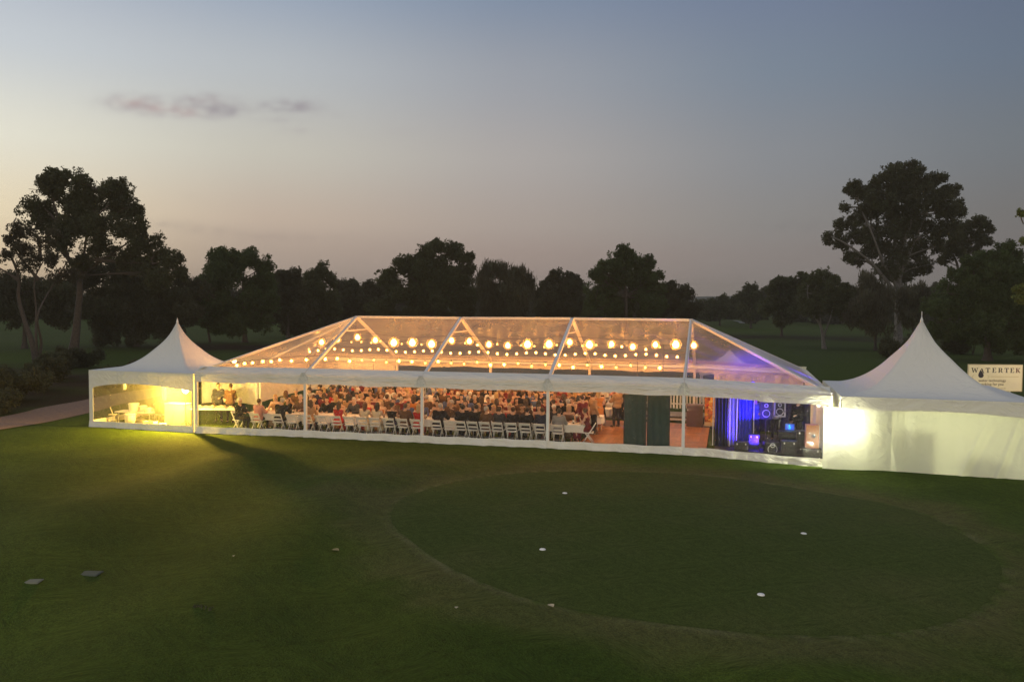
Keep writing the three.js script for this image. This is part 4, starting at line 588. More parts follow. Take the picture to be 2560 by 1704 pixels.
// ---------------------------------------------------------------- stage end
{
  const g = (x, z) => H(x, z);
  { // the floodlight between marquee and pavilion, behind the loose white curtain at the corner
    const o = thing('flood_light', 'dazzling floodlight at the corner between marquee and white pavilion', 'lamp', [25.2, g(25.2, 0.08), 0.08], 0);
    mesh('stand', [rod(V(0, 0.02, -0.03), V(0, 1.55, -0.03), 0.015), ...[0.5, 2.6, 4.7].map((a) => rod(V(0, 0.3, -0.03), V(Math.cos(a) * 0.18, 0.01, -0.03 + Math.sin(a) * 0.06), 0.01))], M.dark, o);
    mesh('housing', box(0.2, 0.16, 0.03, 0, 1.66, -0.035), M.dark, o);
    mesh('glass', box(0.17, 0.13, 0.012, 0, 1.66, -0.012), new THREE.MeshStandardMaterial({ color: rgb(0.95, 1, 0.9), emissive: rgb(1, 1, 0.7), emissiveIntensity: 80 }), o);
    const l = new THREE.PointLight(rgb(1, 1, 0.64), FLOOD_CD); l.position.set(0, 1.66, 0.03); l.castShadow = true; l.shadow.radius = 3; o.add(l);
  }
  const navy = std(0.018, 0.02, 0.035, 0.85, { bumpMap: wrinkle, bumpScale: 0.02 }), greenCloth = std(0.022, 0.05, 0.036, 0.7, { bumpMap: wrinkle, bumpScale: 0.02 }), pale = std(0.36, 0.37, 0.5, 0.9);
  const drape = (w, h, folds, depth) => sheet(70, 8, (u, v) => [lerp(-w / 2, w / 2, u) * (1 - 0.06 * Math.sin(v * 3.1)), v * h, depth * Math.sin(u * folds * 6.28 + v) + 0.01 * Math.sin(u * 31), u, v]);
  const panel = (label, x, w) => { const o = thing('dark_screen', label, 'screen', [x, g(x, -0.42), -0.42]); mesh('cloth', sheet(30, 10, (u, v) => [lerp(-w / 2 + 0.02, w / 2 - 0.02, u), 0.08 + v * 2.0, 0.012 * Math.sin(u * 20 + v * 2), u, v]), greenCloth, o); for (const s of [-1, 1]) mesh('post', cyl(0.02, 0.02, 2.14, s * w / 2, 1.07, 0, 8), M.dark, o); mesh('rail', rod(V(-w / 2 + 0.02, 2.12, 0), V(w / 2 - 0.02, 2.12, 0), 0.016), M.dark, o); for (const s of [-1, 1]) mesh('foot', box(0.05, 0.03, 0.5, s * w / 2, 0.015, 0), M.dark, o); };
  panel('dark green cloth screen behind the clear wall, next to the diners', 18.22, 0.8); panel('dark green cloth screen behind the clear wall, next to the fifth post', 19.08, 0.8);
  { const o = thing('stage', 'low black stage at the right end of the marquee', 'stage', [0, 0, 0]); const y = g(23, -2);
    mesh('deck', box(3.75, 0.05, 4.4, 22.98, y + 0.225, -2.7), M.dark, o); mesh('skirting', [box(3.7, 0.2, 0.02, 22.98, y + 0.1, -0.53), box(0.02, 0.2, 4.3, 21.13, y + 0.1, -2.7)], std(0.05, 0.05, 0.08, 0.8), o); }
  const sy = g(23, -2) + 0.25;
  const curtain = (label, x, z, w, mat, folds) => { const o = thing('stage_curtain', label, 'curtain', [x, sy, z]); mesh('cloth', drape(w, 2.12, folds, 0.05), mat, o); mesh('pole', rod(V(-w / 2 - 0.05, 2.14, 0), V(w / 2 + 0.05, 2.14, 0), 0.018), M.alu, o); for (const s of [-1, 1]) mesh('upright', cyl(0.018, 0.018, 2.14, s * (w / 2 + 0.05), 1.07, 0, 8), M.alu, o); };
  curtain('dark navy curtain at the edge of the stage', 21.32, -1.5, 0.5, navy, 4); curtain('narrow pale curtain between the navy and the blue one', 21.72, -1.65, 0.22, pale, 2); curtain('bright blue curtain on the stage', 22.2, -1.9, 0.5, std(0.06, 0.07, 0.5, 0.85), 4);
  // blue stage lamp on a stand
  { const o = thing('stage_light', 'blue stage lamp high on a stand above the curtains', 'lamp', [22.45, sy, -2.5]);
    mesh('stand', rod(V(0, 0, 0), V(0, 2.05, 0), 0.018), M.dark, o); mesh('housing', new THREE.CylinderGeometry(0.12, 0.1, 0.24, 18, 1, true).rotateX(Math.PI / 2 - 0.5).translate(0, 2.2, 0.02), M.dark, o);
    mesh('bulb', ball(0.085, 14, 10).translate(0, 2.2, 0.08), new THREE.MeshStandardMaterial({ color: rgb(0.1, 0.05, 1), emissive: rgb(0.16, 0.03, 1), emissiveIntensity: 8 }), o);
    const l = new THREE.PointLight(rgb(0.05, 0.015, 1), BLUE_CD * 0.16); l.position.set(0, 2.2, 0.08); l.castShadow = true; l.shadow.radius = 3.4; o.add(l); }
  { const o = thing('stage_light', 'blue stage lamp at the back of the stage turned up to the roof end', 'lamp', [23.9, sy, -4.3]);
    mesh('stand', rod(V(0, 0, 0), V(0, 1.75, 0), 0.018), M.dark, o); mesh('housing', new THREE.CylinderGeometry(0.12, 0.1, 0.24, 18, 1, true).rotateZ(-0.45).translate(-0.03, 1.83, 0.06), M.dark, o);
    mesh('bulb', ball(0.085, 14, 10).translate(0, 1.9, 0.06), new THREE.MeshStandardMaterial({ color: rgb(0.1, 0.05, 1), emissive: rgb(0.1, 0.03, 1), emissiveIntensity: 8 }), o);
    const l = new THREE.SpotLight(rgb(0.05, 0.015, 1), BLUE_CD, 0, 0.8, 0.6); l.position.set(0, 1.9, 0.06); l.target.position.set(0.55, 2.9, 0.3); l.castShadow = true; l.shadow.radius = 3.4; o.add(l, l.target); }
  { const o = thing('stage_light', 'blue stage lamp at the front of the stage facing the curtains', 'lamp', [22.75, sy, -0.75]);
    mesh('housing', new THREE.CylinderGeometry(0.1, 0.08, 0.2, 16, 1, true).rotateX(-0.9).translate(0, 0.12, 0), M.dark, o);
    mesh('bulb', ball(0.06, 12, 8).translate(0, 0.19, -0.08), new THREE.MeshStandardMaterial({ color: rgb(0.1, 0.05, 1), emissive: rgb(0.1, 0.03, 1), emissiveIntensity: 8 }), o);
    const l = new THREE.SpotLight(rgb(0.05, 0.015, 1), BLUE_CD * 0.7, 0, 0.85, 0.6); l.position.set(0, 0.19, -0.08); l.target.position.set(-0.75, 1.3, -1.2); l.castShadow = true; l.shadow.radius = 2.4; o.add(l, l.target); }
  // loudspeakers, screen, boxes
  const speaker = (label, x, y, z, w, h, mat, stand, turn = 0) => { const o = thing('loudspeaker', label, 'loudspeaker', [x, y, z], turn); const b = stand; mesh('cabinet', new THREE.ExtrudeGeometry(new THREE.Shape([[-w / 2, 0], [w / 2, 0], [w / 2, h], [-w / 2, h]].map(([a, c]) => new THREE.Vector2(a, c))), { depth: 0.3, bevelEnabled: true, bevelSize: 0.02, bevelThickness: 0.02, bevelSegments: 2 }).translate(0, b, -0.15), mat, o); mesh('grille', box(w - 0.06, h - 0.06, 0.012, 0, b + h / 2, 0.178), std(0.02, 0.02, 0.022, 0.6), o); for (const [cy, cr] of [[0.3, 0.13], [0.75, 0.06]]) mesh('cone', new THREE.TorusGeometry(cr * (w / 0.4), 0.012, 6, 20).translate(0, b + h * cy, 0.186), M.alu, o); if (b > 0.1) mesh('stand', [rod(V(0, 0, 0), V(0, b, 0), 0.02), ...[0, 2.1, 4.2].map((a) => rod(V(0, b * 0.35, 0), V(Math.cos(a) * 0.35, 0.01, Math.sin(a) * 0.35), 0.014))], M.dark, o); return o; };
  speaker('black loudspeaker on a stand behind the stage musicians', 22.95, sy, -2.3, 0.4, 0.66, M.dark, 1.0);
  speaker('pale loudspeaker glowing blue on a stand', 23.45, sy, -2.5, 0.38, 0.58, std(0.5, 0.5, 0.55, 0.6), 1.08);
  speaker('black wedge loudspeaker at the front of the stage', 23.1, sy, -0.85, 0.5, 0.32, M.dark, 0, 0.2);
  { const o = thing('laptop', 'laptop with a cyan lit screen on the stage desk', 'laptop', [23.82, sy + 0.55, -2.3]); mesh('keyboard', box(0.36, 0.02, 0.25, 0, 0.01, 0.12), M.dark, o); mesh('screen', box(0.36, 0.26, 0.015, 0, 0.15, -0.03), M.dark, o); mesh('screen_display', box(0.32, 0.22, 0.006, 0, 0.15, -0.018), new THREE.MeshStandardMaterial({ color: rgb(0.05, 0.1, 0.12), emissive: rgb(0.02, 0.4, 1), emissiveIntensity: 1.6, emissiveMap: canvas(64, 48, (c, w, h) => { c.fillStyle = '#0010a0'; c.fillRect(0, 0, w, h); c.fillStyle = '#9fffff'; c.fillRect(24, 6, 10, 14); c.fillRect(28, 22, 12, 8); c.fillRect(24, 34, 14, 6); }) }), o);
    const l = new THREE.PointLight(rgb(0.05, 0.4, 1), 0.25); l.position.set(0, 0.15, 0.05); l.shadow.radius = 4; o.add(l); }
  { const o = thing('stage_desk', 'black desk carrying the laptop on the stage', 'desk', [23.85, sy, -2.25]); mesh('desktop', box(0.9, 0.04, 0.5, 0, 0.53, 0), M.dark, o); for (const a of [-1, 1]) for (const b of [-1, 1]) mesh('leg', box(0.04, 0.51, 0.04, a * 0.4, 0.255, b * 0.2), M.dark, o); mesh('front', box(0.84, 0.4, 0.015, 0, 0.3, 0.24), M.dark, o); }
  { const o = thing('wooden_drum_box', 'orange wooden drum box with a dark sound hole at the stage corner', 'drum box', [24.46, sy + 0.22, -0.62], 0.05); mesh('body', box(0.44, 0.82, 0.36, 0, 0.43, 0), std(0.3, 0.1, 0.03, 0.5), o); mesh('sound_hole', cyl(0.075, 0.075, 0.012, 0, 0, 0, 20).rotateX(Math.PI / 2).translate(0.03, 0.46, 0.186), M.dark, o); for (const a of [-1, 1]) for (const b of [-1, 1]) mesh('foot', cyl(0.025, 0.02, 0.03, a * 0.17, 0.015, b * 0.13, 10), M.dark, o); }
  const cases = [[22.05, -0.85, 0.5, 0.3, 0.35], [23.7, -0.8, 0.55, 0.42, 0.4], [24.46, -0.62, 0.62, 0.22, 0.5], [22.5, -1.4, 0.35, 0.5, 0.35], [24.25, -1.5, 0.5, 0.7, 0.4]], cl = ['black equipment case by the blue curtain foot', 'black equipment case in the middle of the stage front', 'flat black case under the wooden drum box', 'upright black case behind the front loudspeaker', 'tall black case behind the drum box'];
  cases.forEach(([x, z, w, h, d], i) => { const o = thing('equipment_case', cl[i], 'case', [x, sy, z]); mesh('body', box(w, h - 0.06, d, 0, (h - 0.06) / 2, 0), M.dark, o); mesh('lid', box(w + 0.01, 0.055, d + 0.01, 0, h - 0.03, 0), M.dark, o); for (const s of [-1, 1]) mesh('latch', box(0.04, 0.06, 0.012, s * w * 0.3, h - 0.07, d / 2 + 0.012), M.alu, o); });
  { const o = thing('microphone_stand', 'microphone stand before the stage musicians', 'stand', [23.2, sy, -1.35]); mesh('pole', [rod(V(0, 0, 0), V(0, 1.25, 0), 0.01), rod(V(0, 1.25, 0), V(0.3, 1.4, 0.1), 0.008)], M.dark, o); mesh('base', cyl(0.12, 0.13, 0.02, 0, 0.01, 0, 16), M.dark, o); mesh('microphone', [rod(V(0.3, 1.4, 0.1), V(0.42, 1.42, 0.14), 0.014), ball(0.03).translate(0.43, 1.425, 0.145)], M.dark, o); }
  // things at the back of the dance floor
  { const o = thing('bar_counter', 'dark wooden bar counter at the back of the dance floor', 'counter', [20.15, g(20, -7.2), -7.0]); mesh('front', box(0.7, 0.92, 0.5, 0, 0.47, 0), std(0.1, 0.055, 0.04, 0.6), o); mesh('top', box(0.78, 0.04, 0.58, 0, 0.96, 0), std(0.14, 0.08, 0.05, 0.4), o); }
  { const o = thing('banner_stand', 'orange and yellow patterned banner standing by the bar counter', 'banner', [20.78, g(20.8, -6.9), -6.9]); mesh('banner', box(0.42, 1.25, 0.012, 0, 0.72, 0), std(1, 1, 1, 0.7, { map: canvas(64, 192, (c, w, h) => { c.fillStyle = '#b8662a'; c.fillRect(0, 0, w, h); const r = rng(4); for (let i = 0; i < 46; i++) { c.fillStyle = ['#e8a53a', '#c9402a', '#f0c866', '#8a3a1c', '#e07a30'][(r() * 5) | 0]; c.beginPath(); c.ellipse(r() * w, r() * h, 5 + r() * 12, 4 + r() * 10, r() * 3, 0, 7); c.fill(); } c.fillStyle = '#d9b48a'; c.fillRect(0, h - 26, w, 26); }) }), o); mesh('base', box(0.46, 0.06, 0.2, 0, 0.03, 0), M.dark, o); mesh('pole', rod(V(0, 0.05, -0.03), V(0, 1.36, -0.03), 0.012), M.alu, o); }
  { const o = thing('low_bench', 'long low dark bench along the back edge of the dance floor', 'bench', [18.6, g(18.6, -8.1), -8.05]); mesh('seat', box(4.2, 0.06, 0.3, 0, 0.26, 0), std(0.05, 0.035, 0.02, 0.7), o); for (const x of [-1.9, 0, 1.9]) mesh('leg', box(0.06, 0.23, 0.26, x, 0.115, 0), M.dark, o); }
}
// white picket fence behind the marquee: every paling a piece
{
  const fw = std(0.74, 0.72, 0.66, 0.7), run = (name, label, x0, z0, x1, z1, n) => {
    const o = thing(name, label, 'fence', [x0, H(x0, z0), z0], -Math.atan2(z1 - z0, x1 - x0)), L = Math.hypot(x1 - x0, z1 - z0), sp = L / n;
    const s = new THREE.Shape([[-0.045, 0.06], [0.045, 0.06], [0.045, 1.14], [0, 1.2], [-0.045, 1.14]].map(([a, b]) => new THREE.Vector2(a, b))), pg = new THREE.ExtrudeGeometry(s, { depth: 0.02, bevelEnabled: false });
    for (let i = 0; i < n; i++) { const m = mesh('paling', pg, fw, o); m.position.set((i + 0.5) * sp, H(lerp(x0, x1, (i + 0.5) / n), lerp(z0, z1, (i + 0.5) / n)) - H(x0, z0), 0.01); }
    for (const y of [0.3, 0.95]) mesh('rail', box(L, 0.07, 0.035, L / 2, y, -0.025), fw, o);
    for (let k = 0; k <= Math.round(L / 2.4); k++) mesh('post', box(0.09, 1.24, 0.09, k * 2.4 * L / (Math.round(L / 2.4) * 2.4), 0.6, -0.09), fw, o);
  };
  run('picket_fence', 'white picket fence standing behind the diners at the back of the marquee', 1.5, -12.9, 13.2, -12.9, 72); run('picket_fence', 'white picket fence standing behind the dance floor', 13.4, -12.95, 24.2, -12.95, 66);
}
{ // sign board
  const face = canvas(1024, 512, (c, w, h) => {
    c.fillStyle = '#f4ead2'; c.fillRect(0, 0, w, h); c.strokeStyle = '#e2d5b4'; c.lineWidth = 8; c.strokeRect(6, 6, w - 12, h - 12);
    c.fillStyle = '#241d2c'; c.textBaseline = 'alphabetic'; c.font = 'bold 128px serif';
    const t = 'WATERTEK', xs = [52, 200, 324, 444, 558, 682, 786, 890];
    for (let i = 0; i < 8; i++) { c.save(); c.translate(xs[i], 150); c.scale(i === 0 ? 0.95 : 1.05, 1); c.fillStyle = i === 7 ? '#5a1722' : '#241d2c'; c.fillText(t[i], 0, i === 1 ? 12 : 0); c.restore(); }
    c.fillStyle = '#26273f'; c.beginPath(); c.moveTo(232, 96); c.quadraticCurveTo(290, 190, 292, 204); c.arc(240, 204, 52, 0, Math.PI, false); c.quadraticCurveTo(190, 160, 232, 96); c.fill();
    c.strokeStyle = '#c9b98e'; c.lineWidth = 7; for (const [x, a, b] of [[118, 1.9, 4.4], [350, -1.3, 1.3]]) { c.beginPath(); c.ellipse(x, 236, 46, 26, 0, a, b); c.stroke(); }
    c.fillStyle = '#cdb98c'; c.fillRect(420, 226, 540, 9); c.font = 'bold 62px sans-serif'; c.fillStyle = '#5d4a36'; c.fillText('water technology', 196, 332); c.fillText('working for you', 206, 404); c.fillStyle = '#8a7350'; c.font = '34px sans-serif'; c.fillText('www.watertek.com.au', 380, 470);
  });
  const o = thing('sign_board', 'cream advertising board on posts behind the white pavilion roof', 'sign', [33.59, H(33.6, -12.8), -12.8], 0.245);
  mesh('board', box(2.55, 1.26, 0.05, 0, 2.3, 0), std(0.6, 0.52, 0.38, 0.6), o); mesh('sign_face', new THREE.PlaneGeometry(2.5, 1.21).translate(0, 2.3, 0.029), std(1, 1, 1, 0.55, { map: face }), o);
  for (const x of [-0.75, 0.75]) mesh('post', cyl(0.045, 0.045, 2.9, x, 1.45, -0.075, 10), M.alu, o);
  const p = thing('garden_lamp', 'warm garden lamp on a post lighting the advertising board', 'lamp', [38.2, H(38.2, -9), -9]);
  mesh('post', cyl(0.04, 0.055, 3.2, 0, 1.6, 0, 12), M.dark, p); mesh('bulb', ball(0.12, 16, 12).translate(0, 3.34, 0), new THREE.MeshStandardMaterial({ color: rgb(1, 0.9, 0.7), emissive: rgb(1, 0.7, 0.36), emissiveIntensity: 10 }), p); mesh('cap', new THREE.ConeGeometry(0.2, 0.12, 16).translate(0, 3.52, 0), M.dark, p);
  const l = new THREE.PointLight(rgb(1, 0.66, 0.34), 30); l.position.set(0, 3.34, 0); l.castShadow = true; l.shadow.radius = 5; p.add(l);
}
{ // lamps on the lawn behind the viewer: they glint in the creases of the clear walls
  [[10, 62, 'garden lamp behind the viewer on the kitchen side'], [24, 64, 'garden lamp straight behind the viewer'], [38, 61, 'garden lamp behind the viewer on the stage side']].forEach(([x, z, l]) => {
    const p = thing('garden_lamp', l, 'lamp', [x, H(x, z), z]); mesh('post', cyl(0.05, 0.08, 5.3, 0, 2.65, 0, 12), M.dark, p); mesh('bulb', ball(0.24, 20, 14).translate(0, 5.6, 0), new THREE.MeshStandardMaterial({ color: rgb(1, 0.95, 0.85), emissive: rgb(1, 0.85, 0.55), emissiveIntensity: 900 }), p); mesh('cap', new THREE.ConeGeometry(0.38, 0.16, 16).translate(0, 6.0, 0), M.dark, p);
    const q = new THREE.PointLight(rgb(1, 0.87, 0.62), CLUB_CD); q.position.set(0, 5.6, 0); q.castShadow = true; q.shadow.radius = 14; p.add(q); });
}
{ // small things on the lawn
  const W = std(0.85, 0.85, 0.83, 0.5);
  [[17.05, 7.34, 'white hole cover on the putting green nearest the middle bays of the marquee'], [17.6, 12.93, 'white hole cover on the green straight below the first, before its inner edge'], [23.4, 9.48, 'white hole cover on the far stage side of the putting green'], [22.22, 14.48, 'largest white hole cover, near the front edge of the putting green']].forEach(([x, z, l]) => {
    const o = thing('hole_cover', l, 'hole cover', [x, H(x, z) + 0.02, z], 0, 'hole covers on the putting green'); mesh('disc', new THREE.LatheGeometry([[0.001, 0.022], [0.06, 0.02], [0.072, 0.008], [0.072, -0.01], [0.001, -0.01]].map(([a, b]) => new THREE.Vector2(a, b)), 26), W, o); mesh('knob', new THREE.SphereGeometry(0.012, 10, 6).translate(0, 0.024, 0), W, o);
  });
  const plate = (name, label, cat, x, z, w, d, t, mat, turn) => { const o = thing(name, label, cat, [x, H(x, z) - 0.006, z], turn); mesh('cover', box(w, 0.02, d, 0, 0.012, 0), mat, o); mesh('frame', [box(w + 0.06, 0.016, 0.025, 0, 0.008, d / 2 + 0.016), box(w + 0.06, 0.016, 0.025, 0, 0.008, -d / 2 - 0.016), box(0.025, 0.016, d, w / 2 + 0.016, 0.008, 0), box(0.025, 0.016, d, -w / 2 - 0.016, 0.008, 0)], mat, o); };
  plate('drain_cover', 'pale grey drain cover set in the lawn at the picture side', 'drain cover', 8.41, 17.64, 0.26, 0.2, 0, std(0.18, 0.19, 0.14, 0.95), 0.3); plate('valve_cover', 'wider bluish valve cover set in the lawn beside the pale drain cover', 'valve cover', 8.88, 16.67, 0.42, 0.24, 0, std(0.075, 0.095, 0.075, 0.95), 0.2);
  const leaf = (label, x, z, s, col, turn) => { const o = mesh('fallen_leaf', sheet(6, 6, (u, v) => { const w = Math.sin(Math.PI * v) * 0.4; return [lerp(-w, w, u) * s, 0.02 + 0.25 * s * (u - 0.5) ** 2 + 0.1 * s * Math.sin(v * 3), (v - 0.5) * s, u, v]; }), std(...col, 0.8)); o.position.set(x, H(x, z) + 0.015, z); o.rotation.y = turn; tag(o, label, 'leaf'); };
  leaf('pale curled leaf lying at the front edge of the putting green', 18.5, 16.4, 0.16, [0.55, 0.45, 0.28], 0.8); leaf('brown leaf lying on the lawn between the covers and the green', 13.1, 14.0, 0.2, [0.3, 0.24, 0.1], 1.4); leaf('small pale leaf on the lawn below the green edge', 16.9, 17.0, 0.09, [0.5, 0.44, 0.3], 0.2); leaf('small pale leaf alone on the open lawn', 11.3, 15.2, 0.07, [0.5, 0.46, 0.34], 0.5);
  { const o = thing('grass_divot', 'dark torn clump of grass on the near lawn', 'divot', [12.5, H(12.5, 18.11), 18.11]); const r = rng(6); mesh('clump', Array.from({ length: 26 }, () => new THREE.ConeGeometry(0.02, 0.05 + 0.04 * r(), 4).rotateZ((r() - 0.5) * 1.6).rotateX((r() - 0.5) * 1.6).translate((r() - 0.5) * 0.4, 0.02, (r() - 0.5) * 0.16)), std(0.05, 0.055, 0.02, 0.95), o); }
  { const o = thing('notice_board', 'small pale board tilted at the foot of the leaning gum stems', 'notice board', [-24.4, H(-24.4, -18.7), -18.7], 0.45); mesh('board', box(0.74, 0.5, 0.03, 0, 0.62, 0).rotateZ(-0.42).translate(0.25, 0.0, 0), std(0.5, 0.48, 0.46, 0.7), o); mesh('stake', rod(V(0.42, -0.05, -0.04), V(0.5, 0.75, -0.04), 0.025), M.bark, o); }
  { const o = thing('tee_marker', 'small teal marker in the shade beyond the small pavilion peak', 'marker', [-40.2, H(-40.2, -56.2), -56.2]); mesh('disc', new THREE.SphereGeometry(0.24, 12, 8).translate(0, 2.2, 0), std(0.12, 0.5, 0.55, 0.5), o); mesh('pole', rod(V(0, 0, 0), V(0, 2.1, 0), 0.03), M.dark, o); }
}

// ---------------------------------------------------------------- people
const smin = (a, b, k) => { const h = Math.max(k - Math.abs(a - b), 0) / k; return Math.min(a, b) - h * h * k * 0.25; };
function polygonise(f, lo, hi, cell) {   // marching cubes over a box of the field f (negative inside)
  const c = V(...lo).add(V(...hi)).multiplyScalar(0.5), half = Math.max(hi[0] - lo[0], hi[1] - lo[1], hi[2] - lo[2]) / 2 + cell * 2, n = Math.ceil(half * 2 / cell);
  const mc = new MarchingCubes(n, new THREE.MeshBasicMaterial(), false, false, 24000);
  const hs = n / 2; mc.isolation = 0;
  for (let z = 0; z < n; z++) for (let y = 0; y < n; y++) for (let x = 0; x < n; x++) {
    const px = c.x + (x - hs) / hs * half, py = c.y + (y - hs) / hs * half, pz = c.z + (z - hs) / hs * half;
    mc.field[x + y * n + z * n * n] = (px < lo[0] - cell || px > hi[0] + cell || py < lo[1] - cell || py > hi[1] + cell || pz < lo[2] - cell || pz > hi[2] + cell) ? -1 : -f(px, py, pz);
  }
  mc.update();
  const g = new THREE.BufferGeometry(), m = mc.count, p = mc.positionArray.slice(0, m * 3), nn = mc.normalArray.slice(0, m * 3);
  for (let i = 0; i < m; i++) { p[i * 3] = p[i * 3] * half + c.x; p[i * 3 + 1] = p[i * 3 + 1] * half + c.y; p[i * 3 + 2] = p[i * 3 + 2] * half + c.z; }
  g.setAttribute('position', new THREE.BufferAttribute(p, 3)); g.setAttribute('normal', new THREE.BufferAttribute(nn, 3)); return g;
}
const cap = (a, b, ra, rb) => (x, y, z) => { const dx = b[0] - a[0], dy = b[1] - a[1], dz = b[2] - a[2], t = clamp(((x - a[0]) * dx + (y - a[1]) * dy + (z - a[2]) * dz) / (dx * dx + dy * dy + dz * dz + 1e-9)); return Math.hypot(x - a[0] - dx * t, y - a[1] - dy * t, z - a[2] - dz * t) - lerp(ra, rb, t); };
const ell = (c, r, tilt = 0) => { const m = Math.min(...r); return (x, y, z) => { const q = Math.hypot((x - c[0]) / r[0], (y - c[1]) / r[1], (z - c[2]) / r[2]); return (q - 1) * m; }; };
const union = (fs, k, grow = 0) => (x, y, z) => { let d = 9; for (const f of fs) d = smin(d, f(x, y, z), k); return d - grow; };
const boundsOf = (pts, pad) => [[0, 1, 2].map((k) => Math.min(...pts.map((p) => p[k])) - pad), [0, 1, 2].map((k) => Math.max(...pts.map((p) => p[k])) + pad)];
function handGeo(w, dir, up, side) {   // palm, four bent fingers and a thumb from wrist w, pointing along dir
  const d = V(...dir).normalize(), u = V(...up).addScaledVector(d, -V(...up).dot(d)).normalize(), s = d.clone().cross(u).multiplyScalar(side), W = V(...w), out = [];
  const at = (a, b, c) => W.clone().addScaledVector(d, a).addScaledVector(s, b).addScaledVector(u, c);
  const palm = new THREE.SphereGeometry(1, 8, 6); const m = new THREE.Matrix4().makeBasis(s.clone().multiplyScalar(0.042), u.clone().multiplyScalar(0.018), d.clone().multiplyScalar(0.055)); m.setPosition(at(0.05, 0, 0)); out.push(palm.applyMatrix4(m));
  [[-0.03, 0.062], [-0.01, 0.075], [0.011, 0.07], [0.03, 0.052]].forEach(([b, l]) => { const p0 = at(0.085, b, 0), p1 = at(0.085 + l * 0.55, b * 1.1, -0.012), p2 = at(0.085 + l * 0.85, b * 1.1, -0.036); out.push(rod(p0, p1, 0.0098, 0.0088, 5), rod(p1, p2, 0.0088, 0.0074, 5)); });
  out.push(rod(at(0.03, -0.034, 0), at(0.062, -0.064, -0.01), 0.0115, 0.0098, 5), rod(at(0.062, -0.064, -0.01), at(0.094, -0.066, -0.022), 0.0098, 0.008, 5));
  return out;
}
function figure(J, look) {   // J: named joints; look: { sex, hair, turn }
  const f = look.sex === 'f', sh = f ? 0.9 : 1, mid = (a, b, t) => a.map((v, i) => lerp(v, b[i], t));
  const H0 = J.head, body = [], torso = [], arms = [], legs = [];
  const chest = mid(J.pelvis, J.neck, 0.68), waist = mid(J.pelvis, J.neck, 0.34);
  torso.push(cap([J.hipL[0] * 0.8, J.pelvis[1], J.pelvis[2]], [J.hipR[0] * 0.8, J.pelvis[1], J.pelvis[2]], 0.125, 0.125), cap([waist[0] - 0.055, waist[1], waist[2]], [waist[0] + 0.055, waist[1], waist[2]], f ? 0.09 : 0.112, f ? 0.09 : 0.112),
    cap([chest[0] - 0.085 * sh, chest[1], chest[2]], [chest[0] + 0.085 * sh, chest[1], chest[2]], 0.112 * sh, 0.112 * sh), cap(J.shL, J.shR, 0.066 * sh, 0.066 * sh));
  if (f) torso.push(ell([chest[0] - 0.075, chest[1] - 0.01, chest[2] + 0.09], [0.07, 0.07, 0.06]), ell([chest[0] + 0.075, chest[1] - 0.01, chest[2] + 0.09], [0.07, 0.07, 0.06]));
  const neck = cap(J.neck, mid(J.neck, H0, 0.62), 0.056 * sh, 0.05 * sh);
  for (const s of ['L', 'R']) {
    arms.push(cap(J['sh' + s], J['el' + s], 0.054 * sh, 0.043 * sh), cap(J['el' + s], J['wr' + s], 0.042 * sh, 0.029 * sh));
    legs.push(cap(J['hip' + s], J['kn' + s], 0.088, 0.058), cap(J['kn' + s], J['an' + s], 0.056, 0.038));
  }
  const feet = ['L', 'R'].map((s) => cap([J['an' + s][0], J['an' + s][1] - 0.03, J['an' + s][2]], J['to' + s], 0.04, 0.032));
  const pts = Object.values(J), [lo, hi] = boundsOf(pts, 0.2);
  const all = union([...torso, neck, ...arms, ...legs, ...feet], 0.05), c = Math.cos(look.turn), q = Math.sin(look.turn);
  // the head in its own axes: x to its side, z the way it looks
  const hd = union([ell([0, 0.02, -0.012], [0.074, 0.098, 0.094]), ell([0, -0.045, 0.03], [0.052, 0.066, 0.058]), ell([0, -0.012, 0.09], [0.013, 0.026, 0.022]), ell([0.074, -0.005, -0.005], [0.012, 0.03, 0.02]), ell([-0.074, -0.005, -0.005], [0.012, 0.03, 0.02])], 0.03);
  const face = (x, y, z) => { let d = hd(x, y, z); for (const e of [-1, 1]) d = Math.max(d, -(Math.hypot(x - e * 0.03, y - 0.008, z - 0.098) - 0.017)); d = Math.max(d, -(Math.max(Math.abs(y + 0.05) - 0.004, Math.abs(x) - 0.024, 0.08 - z))); return d; };
  const place = (g) => g.rotateX(look.nod ?? 0.12).rotateY(look.turn).translate(...H0);
  const head = place(polygonise(face, [-0.1, -0.13, -0.12], [0.1, 0.13, 0.13], 0.014));
  const bg = polygonise(all, lo, hi, 0.034), hands = [];
  for (const s of ['L', 'R']) { const w = J['wr' + s], e = J['el' + s]; hands.push(...handGeo(w, w.map((v, i) => v - e[i]), [0, 1, 0.2], s === 'L' ? 1 : -1)); }
  const bare = (g) => { const h = g.index ? g.toNonIndexed() : g; for (const k of Object.keys(h.attributes)) if (!['position', 'normal'].includes(k)) h.deleteAttribute(k); return h; };
  const out = { body: mergeGeometries([bg, head, ...hands].map(bare)) };
  const eyes = []; for (const e of [-1, 1]) eyes.push(place(new THREE.SphereGeometry(0.0125, 6, 5).translate(e * 0.03, 0.008, 0.081)));
  out.eyes = mergeGeometries(eyes.map(bare));
  const hr = look.hair;
  const shell = ell([0, 0.028, -0.018], [0.086, 0.106, 0.106]), strands = hr === 'long' ? union([shell, cap([0, 0.0, -0.07], [0, -0.2, -0.09], 0.075, 0.062), cap([0.06, 0.0, -0.03], [0.075, -0.14, -0.03], 0.035, 0.028), cap([-0.06, 0.0, -0.03], [-0.075, -0.14, -0.03], 0.035, 0.028)], 0.04) : hr === 'bun' ? union([shell, ell([0, 0.06, -0.12], [0.05, 0.05, 0.045])], 0.02) : shell;
